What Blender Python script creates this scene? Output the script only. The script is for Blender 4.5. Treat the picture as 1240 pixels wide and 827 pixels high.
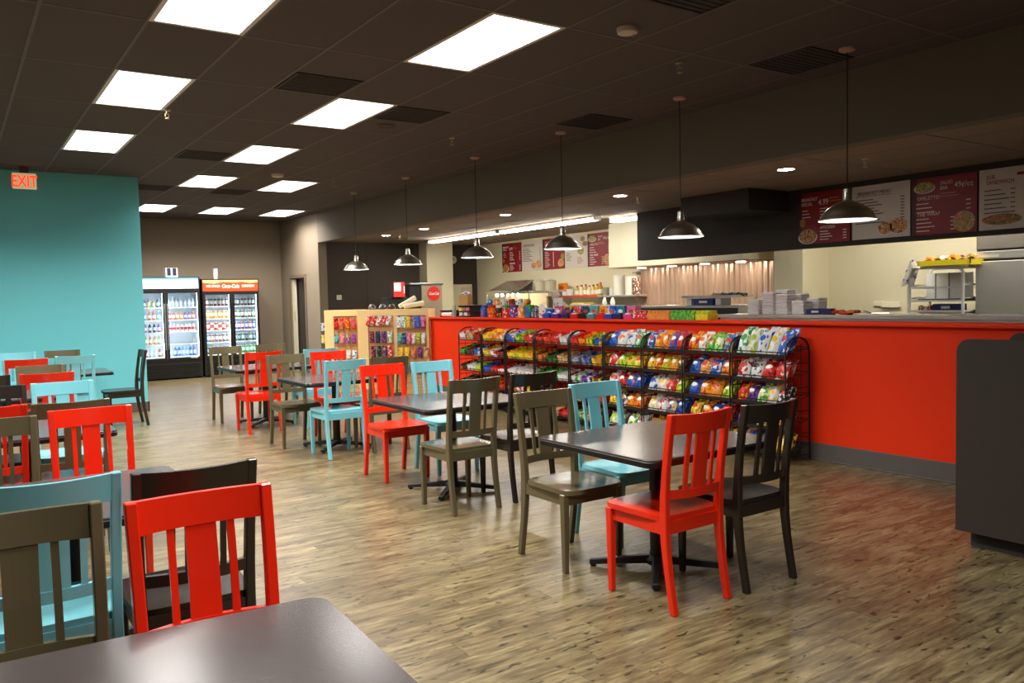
import bpy, bmesh, math, random
from mathutils import Vector, Matrix
random.seed(7)
PI = math.pi
for o in list(bpy.data.objects): bpy.data.objects.remove(o)
scene = bpy.context.scene
C = scene.collection

# ------------------------------------------------------------------ camera, world, exposure
CAM_H = 1.52
yaw, pitch, roll = 0.600527, -0.05305, -0.022396
fw = Vector((math.sin(yaw)*math.cos(pitch), math.cos(yaw)*math.cos(pitch), math.sin(pitch)))
rt = Vector((math.cos(yaw), -math.sin(yaw), 0)); up = rt.cross(fw)
r2 = rt*math.cos(roll) + up*math.sin(roll); u2 = -rt*math.sin(roll) + up*math.cos(roll)
cd = bpy.data.cameras.new('camera'); cd.sensor_width = 36; cd.lens = 991.05/1240*36
cd.clip_start = 0.05; cd.clip_end = 100
cam = bpy.data.objects.new('camera', cd); C.objects.link(cam)
M = Matrix((r2, u2, -fw)).transposed().to_4x4(); M.translation = (0, 0, CAM_H)
cam.matrix_world = M
scene.camera = cam
w = bpy.data.worlds.new('world'); scene.world = w; w.use_nodes = True
w.node_tree.nodes['Background'].inputs[0].default_value = (0.9, 0.92, 1, 1)
w.node_tree.nodes['Background'].inputs[1].default_value = 0.05
vs = scene.view_settings
vs.view_transform = 'Standard'; vs.look = 'None'; vs.gamma = 1; vs.use_curve_mapping = False
vs.exposure = 0.74
TROFFER = 42.0      # watts of each ceiling panel (lensed, so it throws its light mostly downwards)
SPREAD = 140.0
TUBE = 26.0         # strength of the kitchen tubes
PENDANT = 20.0      # pendant bulbs

# ------------------------------------------------------------------ materials
def lin(h):
    if not isinstance(h, str): return (*h, 1)
    h = h.lstrip('#'); h = ''.join(c*2 for c in h) if len(h) == 3 else h; v = [int(h[i:i+2], 16)/255 for i in (0, 2, 4)]
    return (*[c/12.92 if c <= .04045 else ((c+.055)/1.055)**2.4 for c in v], 1)
_m = {}
def mat(col, rough=.5, metal=0.0, spec=.5, bump=0.0, scale=60.0, var=0.0, coat=0.0, emit=0.0, ecol=None):
    key = (col, rough, metal, spec, bump, scale, var, coat, emit, ecol)
    if key in _m: return _m[key]
    m = bpy.data.materials.new('paint_' + str(len(_m))); m.use_nodes = True
    nt = m.node_tree; b = nt.nodes['Principled BSDF']
    b.inputs['Base Color'].default_value = lin(col); b.inputs['Roughness'].default_value = rough
    b.inputs['Metallic'].default_value = metal; b.inputs['Specular IOR Level'].default_value = spec
    b.inputs['Coat Weight'].default_value = coat
    if emit:
        b.inputs['Emission Color'].default_value = lin(ecol or col); b.inputs['Emission Strength'].default_value = emit
    if bump or var:
        tc = nt.nodes.new('ShaderNodeTexCoord'); n = nt.nodes.new('ShaderNodeTexNoise')
        n.inputs['Scale'].default_value = scale; n.inputs['Detail'].default_value = 3
        nt.links.new(tc.outputs['Object'], n.inputs['Vector'])
        if bump:
            bp = nt.nodes.new('ShaderNodeBump'); bp.inputs['Strength'].default_value = bump; bp.inputs['Distance'].default_value = .01
            nt.links.new(n.outputs['Fac'], bp.inputs['Height']); nt.links.new(bp.outputs['Normal'], b.inputs['Normal'])
        if var:
            mx = nt.nodes.new('ShaderNodeMix'); mx.data_type = 'RGBA'
            c = lin(col); mx.inputs[6].default_value = (*[x*(1-var) for x in c[:3]], 1); mx.inputs[7].default_value = (*[min(1, x*(1+var)) for x in c[:3]], 1)
            nt.links.new(n.outputs['Fac'], mx.inputs[0]); nt.links.new(mx.outputs[2], b.inputs['Base Color'])
    _m[key] = m; return m

def print_mat(cols, scale=18.0, rough=.35, logo=None):
    """printed packaging: blotches of several inks, optional paler badge in the middle"""
    key = ('print', tuple(cols), scale, rough, logo)
    if key in _m: return _m[key]
    m = bpy.data.materials.new('print_' + str(len(_m))); m.use_nodes = True
    nt = m.node_tree; b = nt.nodes['Principled BSDF']; b.inputs['Roughness'].default_value = rough
    tc = nt.nodes.new('ShaderNodeTexCoord'); oi = nt.nodes.new('ShaderNodeObjectInfo')
    ad = nt.nodes.new('ShaderNodeVectorMath'); ad.operation = 'MULTIPLY_ADD'
    ad.inputs[1].default_value = (1, 1, 1)
    sc = nt.nodes.new('ShaderNodeVectorMath'); sc.operation = 'SCALE'; sc.inputs[0].default_value = (3.1, 7.3, 5.7)
    nt.links.new(oi.outputs['Random'], sc.inputs['Scale'])
    nt.links.new(tc.outputs['Object'], ad.inputs[0]); nt.links.new(sc.outputs[0], ad.inputs[2])
    n = nt.nodes.new('ShaderNodeTexNoise'); n.inputs['Scale'].default_value = scale; n.inputs['Detail'].default_value = 1.5
    nt.links.new(ad.outputs[0], n.inputs['Vector'])
    r = nt.nodes.new('ShaderNodeValToRGB'); r.color_ramp.interpolation = 'CONSTANT'
    k = len(cols); el = r.color_ramp.elements
    while len(el) < k: el.new(.5)
    for i, c in enumerate(cols):
        el[i].position = 0 if i == 0 else .40 + .24*(i-1)/max(1, k-1) + (.06 if k == 2 else 0)
        el[i].color = lin(c)
    nt.links.new(n.outputs['Fac'], r.inputs['Fac'])
    out = r.outputs['Color']
    if logo:
        g = nt.nodes.new('ShaderNodeTexCoord'); vm = nt.nodes.new('ShaderNodeVectorMath'); vm.operation = 'SUBTRACT'; vm.inputs[1].default_value = (.5, .5, .6)
        nt.links.new(g.outputs['Generated'], vm.inputs[0])
        mu = nt.nodes.new('ShaderNodeVectorMath'); mu.operation = 'MULTIPLY'; mu.inputs[1].default_value = (1, 0, 2.0)
        nt.links.new(vm.outputs[0], mu.inputs[0])
        ln = nt.nodes.new('ShaderNodeVectorMath'); ln.operation = 'LENGTH'; nt.links.new(mu.outputs[0], ln.inputs[0])
        lt = nt.nodes.new('ShaderNodeMath'); lt.operation = 'LESS_THAN'; lt.inputs[1].default_value = .27; nt.links.new(ln.outputs['Value'], lt.inputs[0])
        mx = nt.nodes.new('ShaderNodeMix'); mx.data_type = 'RGBA'; mx.inputs[7].default_value = lin(logo)
        nt.links.new(lt.outputs[0], mx.inputs[0]); nt.links.new(out, mx.inputs[6]); out = mx.outputs[2]
    nt.links.new(out, b.inputs['Base Color'])
    _m[key] = m; return m

def glass_mat():
    if 'glass' in _m: return _m['glass']
    m = bpy.data.materials.new('clear_glass'); m.use_nodes = True; nt = m.node_tree
    for n in list(nt.nodes): nt.nodes.remove(n)
    o = nt.nodes.new('ShaderNodeOutputMaterial'); mx = nt.nodes.new('ShaderNodeMixShader')
    t = nt.nodes.new('ShaderNodeBsdfTransparent'); t.inputs[0].default_value = (.93, .96, .97, 1)
    g = nt.nodes.new('ShaderNodeBsdfGlossy'); g.inputs['Roughness'].default_value = .03
    f = nt.nodes.new('ShaderNodeFresnel'); f.inputs[0].default_value = 1.45
    ge = nt.nodes.new('ShaderNodeNewGeometry'); sb = nt.nodes.new('ShaderNodeMath'); sb.operation = 'SUBTRACT'; sb.inputs[0].default_value = 1; nt.links.new(ge.outputs['Backfacing'], sb.inputs[1])
    ml = nt.nodes.new('ShaderNodeMath'); ml.operation = 'MULTIPLY'; nt.links.new(f.outputs[0], ml.inputs[0]); nt.links.new(sb.outputs[0], ml.inputs[1])   # the far face of a pane does not mirror
    nt.links.new(ml.outputs[0], mx.inputs[0]); nt.links.new(t.outputs[0], mx.inputs[1]); nt.links.new(g.outputs[0], mx.inputs[2])
    nt.links.new(mx.outputs[0], o.inputs[0]); _m['glass'] = m; return m

def plank_mat():
    m = bpy.data.materials.new('weathered_plank'); m.use_nodes = True; nt = m.node_tree; L = nt.links.new
    b = nt.nodes['Principled BSDF']
    geo = nt.nodes.new('ShaderNodeNewGeometry'); oi = nt.nodes.new('ShaderNodeObjectInfo')
    rnd = nt.nodes.new('ShaderNodeMath'); rnd.operation = 'ADD'; L(oi.outputs['Random'], rnd.inputs[0]); L(geo.outputs['Random Per Island'], rnd.inputs[1])
    fr = nt.nodes.new('ShaderNodeMath'); fr.operation = 'FRACT'; L(rnd.outputs[0], fr.inputs[0])
    off = nt.nodes.new('ShaderNodeVectorMath'); off.operation = 'SCALE'; off.inputs[0].default_value = (13, 31, 7); L(fr.outputs[0], off.inputs['Scale'])
    def grain(sx, sy, scale, det, rough=.6, dist=.3):
        v = nt.nodes.new('ShaderNodeVectorMath'); v.operation = 'MULTIPLY_ADD'; v.inputs[1].default_value = (sx, sy, 1)
        L(geo.outputs['Position'], v.inputs[0]); L(off.outputs[0], v.inputs[2])
        n = nt.nodes.new('ShaderNodeTexNoise'); n.inputs['Scale'].default_value = scale; n.inputs['Detail'].default_value = det; n.inputs['Roughness'].default_value = rough; n.inputs['Distortion'].default_value = dist
        L(v.outputs[0], n.inputs['Vector']); return n.outputs['Fac']
    def ramp(fac, stops):
        r = nt.nodes.new('ShaderNodeValToRGB'); e = r.color_ramp.elements
        while len(e) < len(stops): e.new(.5)
        for i, (p, c) in enumerate(stops): e[i].position = p; e[i].color = lin(c) if isinstance(c, str) else (*c, 1)
        L(fac, r.inputs['Fac']); return r.outputs[0]
    def mul(a_, b_, f):
        x = nt.nodes.new('ShaderNodeMix'); x.data_type = 'RGBA'; x.blend_type = 'MULTIPLY'; x.inputs[0].default_value = f
        L(a_, x.inputs[6]); L(b_, x.inputs[7]); return x.outputs[2]
    g1 = grain(2.2, 20, 2.2, 7, .62)
    base = ramp(g1, [(.30, '#534832'), (.50, '#746647'), (.70, '#92845f')])
    blot = ramp(grain(1.3, 5.0, 1.7, 4), [(.38, (.46, .40, .36)), (.60, (1, 1, 1))])
    streak = ramp(grain(2.6, 17, 2.4, 3), [(.34, (.32, .27, .24)), (.46, (1, 1, 1))])
    knot = ramp(grain(7.0, 17, 1.9, 1.5), [(.31, (.10, .09, .08)), (.37, (1, 1, 1))])
    col = mul(mul(mul(base, blot, .75), streak, .6), knot, .85)
    hs = nt.nodes.new('ShaderNodeHueSaturation'); mr = nt.nodes.new('ShaderNodeMapRange'); mr.inputs[3].default_value = .95; mr.inputs[4].default_value = 1.05
    L(fr.outputs[0], mr.inputs[0]); L(mr.outputs[0], hs.inputs['Value']); L(col, hs.inputs['Color']); L(hs.outputs[0], b.inputs['Base Color'])
    b.inputs['Specular IOR Level'].default_value = .5
    rr = nt.nodes.new('ShaderNodeMapRange'); rr.inputs[3].default_value = .25; rr.inputs[4].default_value = .36; L(g1, rr.inputs[0]); L(rr.outputs[0], b.inputs['Roughness'])
    bp = nt.nodes.new('ShaderNodeBump'); bp.inputs['Strength'].default_value = .02; bp.inputs['Distance'].default_value = .002
    L(g1, bp.inputs['Height']); L(bp.outputs[0], b.inputs['Normal'])
    return m

STEEL = mat('#c9c7c1', .32, .75, .5, .02, 40)
STEEL_B = mat('#d2cdc2', .26, .85)
BLACK = mat('#151413', .45)
BLACKM = mat('#0f0e0e', .38, 0, .5)
WHITE = mat('#e8e6e0', .5)
CREAM = mat('#ddd4b4', .6, bump=.03, scale=90)
TAUPE = mat('#80725f', .75, bump=.08, scale=120, var=.04)
DARKWALL = mat('#40372f', .75, bump=.06, scale=120, var=.04)
FASCIA = mat('#332c27', .7, bump=.05, scale=100)
TEAL = mat('#6bc2ca', .75, 0.0, .2, bump=.08, scale=120, var=.03)
REDWALL = mat('#e4330b', .6, 0.0, .18, bump=.06, scale=150, var=.03)
CEIL = mat('#534b48', .9, bump=.35, scale=160, var=.10)
GRID = mat('#625a55', .7)
KCEIL = mat('#8d7b69', .85, bump=.3, scale=160, var=.08)
WOOD = mat('#e6c284', .5, bump=.03, scale=30, var=.06)
WOOD2 = mat('#cf9a62', .55, bump=.05, scale=30, var=.1)
CARD = mat('#b98a4e', .75)
GLASS = glass_mat()

# ------------------------------------------------------------------ geometry helpers
class MB:
    def __init__(s): s.v = []; s.f = []; s.mi = []; s.cur = 0
    def add(s, vs, fs, mx=None):
        k = len(s.v)
        for p in vs:
            p = Vector(p); s.v.append(tuple(mx @ p if mx else p))
        for f in fs: s.f.append([i+k for i in f]); s.mi.append(s.cur)
        return s
    def box(s, x0, x1, y0, y1, z0, z1, mx=None):
        return s.add([(x0,y0,z0),(x1,y0,z0),(x1,y1,z0),(x0,y1,z0),(x0,y0,z1),(x1,y0,z1),(x1,y1,z1),(x0,y1,z1)],
              [(0,3,2,1),(4,5,6,7),(0,1,5,4),(1,2,6,5),(2,3,7,6),(3,0,4,7)], mx)
    def tube(s, pts, r, n=6, closed=False):
        pts = [Vector(p) for p in pts]; N = len(pts); rings = []
        rr = r if isinstance(r, (list, tuple)) else [r]*N
        ref = None
        for i, p in enumerate(pts):
            if closed: d = pts[(i+1) % N] - pts[i-1]
            else: d = pts[min(i+1, N-1)] - pts[max(i-1, 0)]
            d.normalize()
            if ref is None: ref = d.orthogonal().normalized()
            a = (ref - d*ref.dot(d)); a = a.normalized() if a.length > 1e-6 else d.orthogonal().normalized()
            ref = a; b = d.cross(a)
            rings.append([p + (a*math.cos(2*PI*k/n + PI/n) + b*math.sin(2*PI*k/n + PI/n))*rr[i] for k in range(n)])
        vs = [q for R in rings for q in R]; fs = []
        for i in range(N if closed else N-1):
            for k in range(n):
                j = (i+1) % N
                fs.append((i*n+k, i*n+(k+1) % n, j*n+(k+1) % n, j*n+k))
        if not closed: fs += [tuple(range(n))[::-1], tuple((N-1)*n+k for k in range(n))]
        return s.add(vs, fs)
    def lathe(s, prof, n=16, mx=None, cap=True):
        vs = []; fs = []
        for (r, z) in prof:
            for k in range(n): vs.append((r*math.cos(2*PI*k/n), r*math.sin(2*PI*k/n), z))
        for i in range(len(prof)-1):
            for k in range(n): fs.append((i*n+k, i*n+(k+1) % n, (i+1)*n+(k+1) % n, (i+1)*n+k))
        if cap:
            if prof[0][0] > 1e-5: fs.append(tuple(range(n))[::-1])
            if prof[-1][0] > 1e-5: fs.append(tuple((len(prof)-1)*n+k for k in range(n)))
        return s.add(vs, fs, mx)
    def prism(s, poly, z0, z1, mx=None):
        n = len(poly)
        return s.add([(x, y, z0) for x, y in poly] + [(x, y, z1) for x, y in poly],
              [tuple(range(n))[::-1], tuple(range(n, 2*n))] + [(i, (i+1) % n, n+(i+1) % n, n+i) for i in range(n)], mx)
    def sheet(s, fn, nu, nv, th, ax=1):
        """closed slab following fn(u,v) -> (x,y,z), thickness th along axis ax"""
        vs = []
        for side in (-.5, .5):
            for j in range(nv+1):
                for i in range(nu+1):
                    p = list(fn(i/nu, j/nv)); p[ax] += side*th; vs.append(p)
        W = nu+1; O = W*(nv+1); fs = []
        for j in range(nv):
            for i in range(nu):
                a = j*W+i; fs.append((a, a+1, a+W+1, a+W)); fs.append((O+a, O+a+W, O+a+W+1, O+a+1))
        for i in range(nu):
            fs.append((i, O+i, O+i+1, i+1)); a = nv*W+i; fs.append((a, a+1, O+a+1, O+a))
        for j in range(nv):
            a = j*W; fs.append((a, a+W, O+a+W, O+a)); a = j*W+nu; fs.append((a, O+a, O+a+W, a+W))
        return s.add(vs, fs)
    def mesh(s, name, mats, smooth=False, bevel=0, seg=2, fix=True):
        me = bpy.data.meshes.new(name); me.from_pydata(s.v, [], s.f)
        for i, p in enumerate(me.polygons): p.material_index = s.mi[i]
        for m in (mats if isinstance(mats, (list, tuple)) else [mats]): me.materials.append(m)
        bm = bmesh.new(); bm.from_mesh(me)
        if fix: bmesh.ops.recalc_face_normals(bm, faces=bm.faces)
        if bevel: bmesh.ops.bevel(bm, geom=[e for e in bm.edges if e.calc_face_angle(0) > .5], offset=bevel, segments=seg, affect='EDGES', profile=.5, clamp_overlap=True)
        bm.to_mesh(me); bm.free()
        if smooth:
            for p in me.polygons: p.use_smooth = True
            me.set_sharp_from_angle(angle=math.radians(smooth if smooth is not True else 40))
        return me
    def build(s, name, mats, parent=None, loc=None, rot=None, **k):
        return obj(name, s.mesh(name, mats, **k), parent, loc, rot)

def obj(name, me, parent=None, loc=None, rot=None):
    o = bpy.data.objects.new(name, me); C.objects.link(o)
    if parent: o.parent = parent
    if loc is not None: o.location = loc
    if rot is not None: o.rotation_euler = rot
    return o
def tag(o, label, cat, group=None):
    o['label'] = label; o['category'] = cat
    if group: o['group'] = group
    return o
def thing(name, label, cat, loc=(0, 0, 0), rz=0.0, group=None):
    o = bpy.data.objects.new(name, None); o.empty_display_size = .1; C.objects.link(o)
    o.location = loc; o.rotation_euler = (0, 0, rz)
    return tag(o, label, cat, group)
def struct(o): o['kind'] = 'structure'; return o
def sbox(name, m, *b, bevel=0): return struct(MB().box(*b).build(name, m, bevel=bevel))
def copy_tree(o, parent=None):
    c = o.copy(); C.objects.link(c); c.parent = parent
    for ch in [x for x in o.children]: copy_tree(ch, c)
    return c
def clone(src, loc, rot, label, group=None, sc=None):
    c = copy_tree(src); c.location = loc; c.rotation_euler = rot if isinstance(rot, tuple) else (0, 0, rot)
    c['label'] = label
    if group: c['group'] = group
    if sc: c.scale = sc
    return c
def rrect(w, d, r, n=5):
    p = []
    for cx, cy, a in ((w/2-r, d/2-r, 0), (-w/2+r, d/2-r, PI/2), (-w/2+r, -d/2+r, PI), (w/2-r, -d/2+r, 3*PI/2)):
        for k in range(n+1): p.append((cx+r*math.cos(a+PI/2*k/n), cy+r*math.sin(a+PI/2*k/n)))
    return p
_dg = None
def text(s, size, m, parent, x, z, y=-.004, name='lettering', align='LEFT', shear=0, bold=.0, ext=.0008, sx=1.0):
    cu = bpy.data.curves.new('t', 'FONT'); cu.body = s; cu.size = size; cu.align_x = align; cu.shear = shear; cu.extrude = ext; cu.offset = bold*size; cu.resolution_u = 2
    o = bpy.data.objects.new('t', cu); C.objects.link(o)
    bpy.context.view_layer.update()
    me = bpy.data.meshes.new_from_object(o.evaluated_get(bpy.context.evaluated_depsgraph_get()))
    bpy.data.objects.remove(o); bpy.data.curves.remove(cu)
    me.materials.clear(); me.materials.append(m)
    t = obj(name, me, parent, (x, y, z), (PI/2, 0, 0)); t.scale = (sx, 1, 1)
    return t
ORD = ['first', 'second', 'third', 'fourth', 'fifth', 'sixth', 'seventh', 'eighth', 'ninth', 'tenth', 'eleventh', 'twelfth', 'thirteenth', 'fourteenth']
FX = -PI/2          # turn a thing whose front is -Y so that it faces -X (towards the dining tables)

# ================================================================== THE SETTING
CZ = 3.36; KZ = 2.78
GX, GY, GX0, GY0 = .608, 1.276, 1.446, 5.105
X0, X1, Y0, Y1 = -3.5, 6.3, -4.0, 18.5
KX = 10.4
PLANK = plank_mat()
# floor: base slab and single boards
floor = sbox('floor', mat('#40362a', .6), X0-.2, KX+.2, Y0-.2, Y1+.2, -.06, -.003)
PW, PL = .165, 1.25
pm = MB().box(-PL/2+.0006, PL/2-.0006, -PW/2+.0006, PW/2-.0006, -.003, 0).mesh('plank', PLANK)
cells = []
for j in range(int((Y1-Y0)/PW)+1):
    y = Y0 + PW*(j+.5); off = random.random()*PL
    x = X0 - off + PL/2
    while x - PL/2 < 6.5:
        cells.append((x, y)); x += PL
def seen(c):
    d = Vector((c[0], c[1], -CAM_H)); a, b, z = d.dot(r2), d.dot(u2), d.dot(fw)
    if z < .8: return 99
    return z if abs(a/z) < .75 and abs(b/z) < .50 else 50+z
cells.sort(key=seen)
rest = MB()
for i, (x, y) in enumerate(cells):
    if i < 300: obj('plank', pm, floor, (x, y, 0))
    else: rest.box(x-PL/2+.0006, x+PL/2-.0006, y-PW/2+.0006, y+PW/2-.0006, -.003, 0)
rp = rest.build('planks', PLANK, floor); rp['kind'] = 'stuff'

# main ceiling with lay-in tiles
lights = [(0, 0), (0, 2), (0, 4), (3, 0), (3, 2), (3, 4), (3, 6), (5, 6), (3, 9), (5, 9), (7, 9),
          (0, -2), (0, -4), (-3, 0), (-3, 2), (-3, 4)]  # this row: panels out of view, added to light the room
lightset = set(lights)
ceiling = sbox('ceiling', CEIL, X0-.2, X1+.2, Y0-.2, Y1+.2, CZ+.012, CZ+.08)
tm = MB().box(-GX/2+.008, GX/2-.008, -GY/2+.008, GY/2-.008, 0, .012).mesh('ceiling_tile', CEIL)
for k in range(-8, 9):
    for j in range(-7, 11):
        if (k, j) in lightset: continue
        x = GX0+GX*k; y = GY0+GY*j
        if k == 8: MB().box(x-GX/2+.008, X1-.002, y-GY/2+.008, y+GY/2-.008, CZ, CZ+.012).build('ceiling_tile', CEIL, ceiling)
        else: obj('ceiling_tile', tm, ceiling, (x, y, CZ))
for k in range(-8, 9):
    x = GX0+GX*(k+.5) if k < 8 else None
    if x: MB().box(x-.011, x+.011, Y0, Y1, CZ-.003, CZ+.012).build('tee_bar', GRID, ceiling)
for j in range(-7, 10):
    y = GY0+GY*(j+.5); MB().box(X0, X1, y-.011, y+.011, CZ-.0025, CZ+.012).build('tee_bar', GRID, ceiling)

# walls of the dining room
sbox('wall_left', TAUPE, X0-.15, X0, Y0-.15, Y1+.15, 0, CZ+.012)
sbox('wall_front', TAUPE, X0, KX+.2, Y0-.15, Y0, 0, CZ+.012)
sbox('wall_back', TAUPE, X0, X1+.18, Y1, Y1+.15, 0, CZ+.012)
bw = sbox('wall_teal', TEAL, X0, 2.31, 12.75, 12.92, 0, CZ+.012)
struct(MB().box(X0, 2.325, 12.735, 12.75, 0, .14).box(2.31, 2.325, 12.735, 12.92, 0, .14).build('baseboard_teal', mat('#5a4a40', .6)))
# wall with the door, then the dropped beam over the counter
wd = MB().box(X1, X1+.18, 16.18, 17.0, 0, CZ+.012).box(X1, X1+.18, 17.87, Y1, 0, CZ+.012).box(X1, X1+.18, 17.0, 17.87, 2.06, CZ+.012)
struct(wd.build('wall_right', TAUPE))
sbox('soffit', mat('#6b6153', .75, bump=.08, scale=120, var=.04), X1, X1+.18, Y0, 16.18, 2.75, CZ+.012)
d = struct(MB().box(X1-.015, X1, 16.92, 17.0, 0, 2.13).box(X1-.015, X1, 17.87, 17.95, 0, 2.13).box(X1-.015, X1, 17.0, 17.87, 2.06, 2.13).build('door_1', mat('#6d5c4b', .6)))
# the leaf stands ajar, its edge is cream
MB().box(X1+.10, X1+.14, 17.02, 17.72, .01, 2.05).build('door_leaf', mat('#2c2622', .5), d)
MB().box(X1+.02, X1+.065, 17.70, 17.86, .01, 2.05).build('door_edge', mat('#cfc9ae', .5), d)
MB().box(X1+.012, X1+.02, 17.70, 17.76, 1.17, 1.33).build('latch_plate', mat('#d8d3c4', .3, .6), d)
sbox('wall_doorway_shade', mat('#1d1917', .8), X1+.6, X1+.7, 16.5, 18.5, 0, 2.7)  # near-black paint stands in for the darkness of the room beyond
# kitchen shell
kc = sbox('ceiling_kitchen', KCEIL, X1+.18, KX+.2, Y0, 17.4, KZ+.012, KZ+.06)
ktm = MB().box(-.297, .297, -.602, .602, 0, .012).mesh('ceiling_tile', KCEIL)
for a in range(7):
    for b in range(-2, 15):
        if 6.5+.61*(a+1) < KX+.1: obj('ceiling_tile', ktm, kc, (6.79+.61*a, .9+1.22*b-.3, KZ))
sbox('wall_kitchen', CREAM, KX, KX+.15, Y0, 17.4, 0, KZ+.012)
sbox('wall_alcove', DARKWALL, X1+.18, 8.7, 16.3, 16.45, 0, KZ+.012)
MBs = MB().box(-.004, .004, -.006, .0, 0, KZ)
struct(MBs.build('trim_1', mat('#332c27', .7), None, (7.42, 16.3, 0)))
sbox('wall_pillar', CREAM, 8.70, 9.36, 15.95, 16.45, 0, KZ)
sbox('wall_hall', DARKWALL, 9.36, KX, 16.6, 16.75, 0, KZ+.012)
sbox('wall_column', CREAM, 9.8, KX, 7.12, 7.6, 0, KZ)
fas = sbox('wall_fascia', FASCIA, 8.75, 8.88, Y0, 9.31, 2.05, KZ+.012)
dct = tag(MB().box(7.98, 8.749, 6.55, 7.66, 2.52, KZ-.001).build('duct_box', FASCIA, bevel=.004), 'dark painted duct box under the kitchen ceiling beside the menu boards', 'duct')
# red half wall with its cap, cove base below
hw = sbox('wall_counter', REDWALL, 6.40, 6.56, Y0, 11.66, 0, 1.215)
MB().box(6.36, 6.74, Y0, 11.69, 1.215, 1.245).build('cap', REDWALL, hw, bevel=.006)
MB().box(6.56, 6.74, Y0, 11.66, 0.2, 1.215).build('back_panel', mat('#b9b2a4', .5), hw)
bb = struct(MB().box(6.388, 6.40, Y0, 11.66, 0, .155).box(6.37, 6.388, Y0, 11.66, 0, .012).build('baseboard_counter', mat('#57504c', .5), bevel=.003))

# ================================================================== LIGHTS OF THE ROOM
DIFF = mat('#ffffff', .4, emit=2.6, ecol=(1.0, .97, .92))
TF = mat('#cfccc6', .5)
def troffer(k, j, label):
    t = thing('ceiling_light', label, 'ceiling light', (GX0+GX*k, GY0+GY*j, CZ), 0, 'ceiling light panels')
    fr = MB(); W, D = GX/2-.004, GY/2-.004
    for b in ((-W, W, -D, -D+.03), (-W, W, D-.03, D), (-W, -W+.03, -D+.03, D-.03), (W-.03, W, -D+.03, D-.03)): fr.box(*b, -.004, .012)
    fr.build('frame', TF, t)
    MB().box(-W+.03, W-.03, -D+.03, D-.03, -.001, .008).build('diffuser', DIFF, t)
    la = bpy.data.lights.new('panel_lamp', 'AREA'); la.shape = 'RECTANGLE'; la.size = 2*(W-.03); la.size_y = 2*(D-.03); la.energy = TROFFER; la.color = (1.0, .965, .915); la.spread = math.radians(SPREAD)
    lo = bpy.data.objects.new('panel_lamp', la); C.objects.link(lo); lo.parent = t; lo.location = (0, 0, -.003)
TL = {(0, 0): 'large white ceiling panel cut off by the top of the picture', (0, 2): 'bright ceiling panel on the left, second of the left column',
      (0, 4): 'smaller ceiling panel just above the teal wall', (3, 0): 'bright ceiling panel near top centre, beside the smoke alarm',
      (3, 2): 'ceiling panel between the two dark air vents', (3, 4): 'third ceiling panel of the long middle column',
      (3, 6): 'fourth ceiling panel of the middle column, left of round detector', (5, 6): 'ceiling panel just right of the white round detector',
      (3, 9): 'farthest left ceiling panel, partly behind the teal wall edge', (5, 9): 'middle one of the three farthest ceiling panels',
      (7, 9): 'farthest right ceiling panel near the beige beam',
      (0, -2): 'added unseen ceiling panel above the foreground table, outside the picture', (0, -4): 'added unseen ceiling panel behind the camera, outside the picture', (-3, 0): 'added unseen ceiling panel left of the picture, beside the nearest visible panel',
      (-3, 2): 'added unseen ceiling panel left of the picture, beside the second visible panel', (-3, 4): 'added unseen ceiling panel left of the picture, near the teal wall'}
for c in lights: troffer(c[0], c[1], TL[c])

def pendant(y, zr, label):
    t = thing('pendant_lamp', label, 'pendant lamp', (5.73, y, CZ), 0, 'pendant lamps over the counter')
    MB().lathe([(.001, 0), (.062, 0), (.058, -.016), (.02, -.028), (.001, -.03)], 16).build('canopy', mat('#b99a80', .4), t, smooth=True)
    z = zr - CZ
    MB().tube([(0, 0, -.02), (0, 0, z+.23)], .0045, 6).build('cord', mat('#131211', .5), t)
    MB().lathe([(.001, z+.245), (.022, z+.243), (.030, z+.235), (.036, z+.15), (.040, z+.142)], 20, cap=False).build('socket_cup', STEEL_B, t, smooth=True)
    pr = [(.036, z+.15), (.05, z+.143), (.075, z+.132), (.115, z+.112), (.155, z+.082), (.185, z+.048), (.197, z+.018), (.213, z+.006), (.215, z)]
    MB().lathe(pr + [(r-.006, q-.004 if i else q) for i, (r, q) in enumerate(pr[::-1])][:0] , 32, cap=False).build('shade', mat('#ece6d8', .3, 1.0), t, smooth=60, fix=False)
    MB().lathe([(r-.004, q-.004) for r, q in pr], 32, cap=False).build('inner_shade', mat('#f6f6f2', .6), t, smooth=60, fix=False)
    b = MB().lathe([(.001, z+.015), (.045, z+.020), (.066, z+.045), (.06, z+.07), (.02, z+.11), (.012, z+.13)], 12).build('bulb', mat('#ffffff', .4, emit=PENDANT, ecol=(.93, .96, 1.0)), t, smooth=True)
for y, l in ((3.76, 'nearest steel pendant lamp, hanging before the menu boards'), (5.50, 'steel pendant lamp hanging before the dark fascia, second nearest'),
             (7.31, 'steel pendant lamp third from the right'), (9.13, 'steel pendant lamp fourth from the right, below the tube light'),
             (11.1, 'steel pendant lamp second from the left, above the soda machine'), (13.0, 'farthest left steel pendant lamp before the dark alcove wall')):
    pendant(y, 2.062, l)

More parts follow.
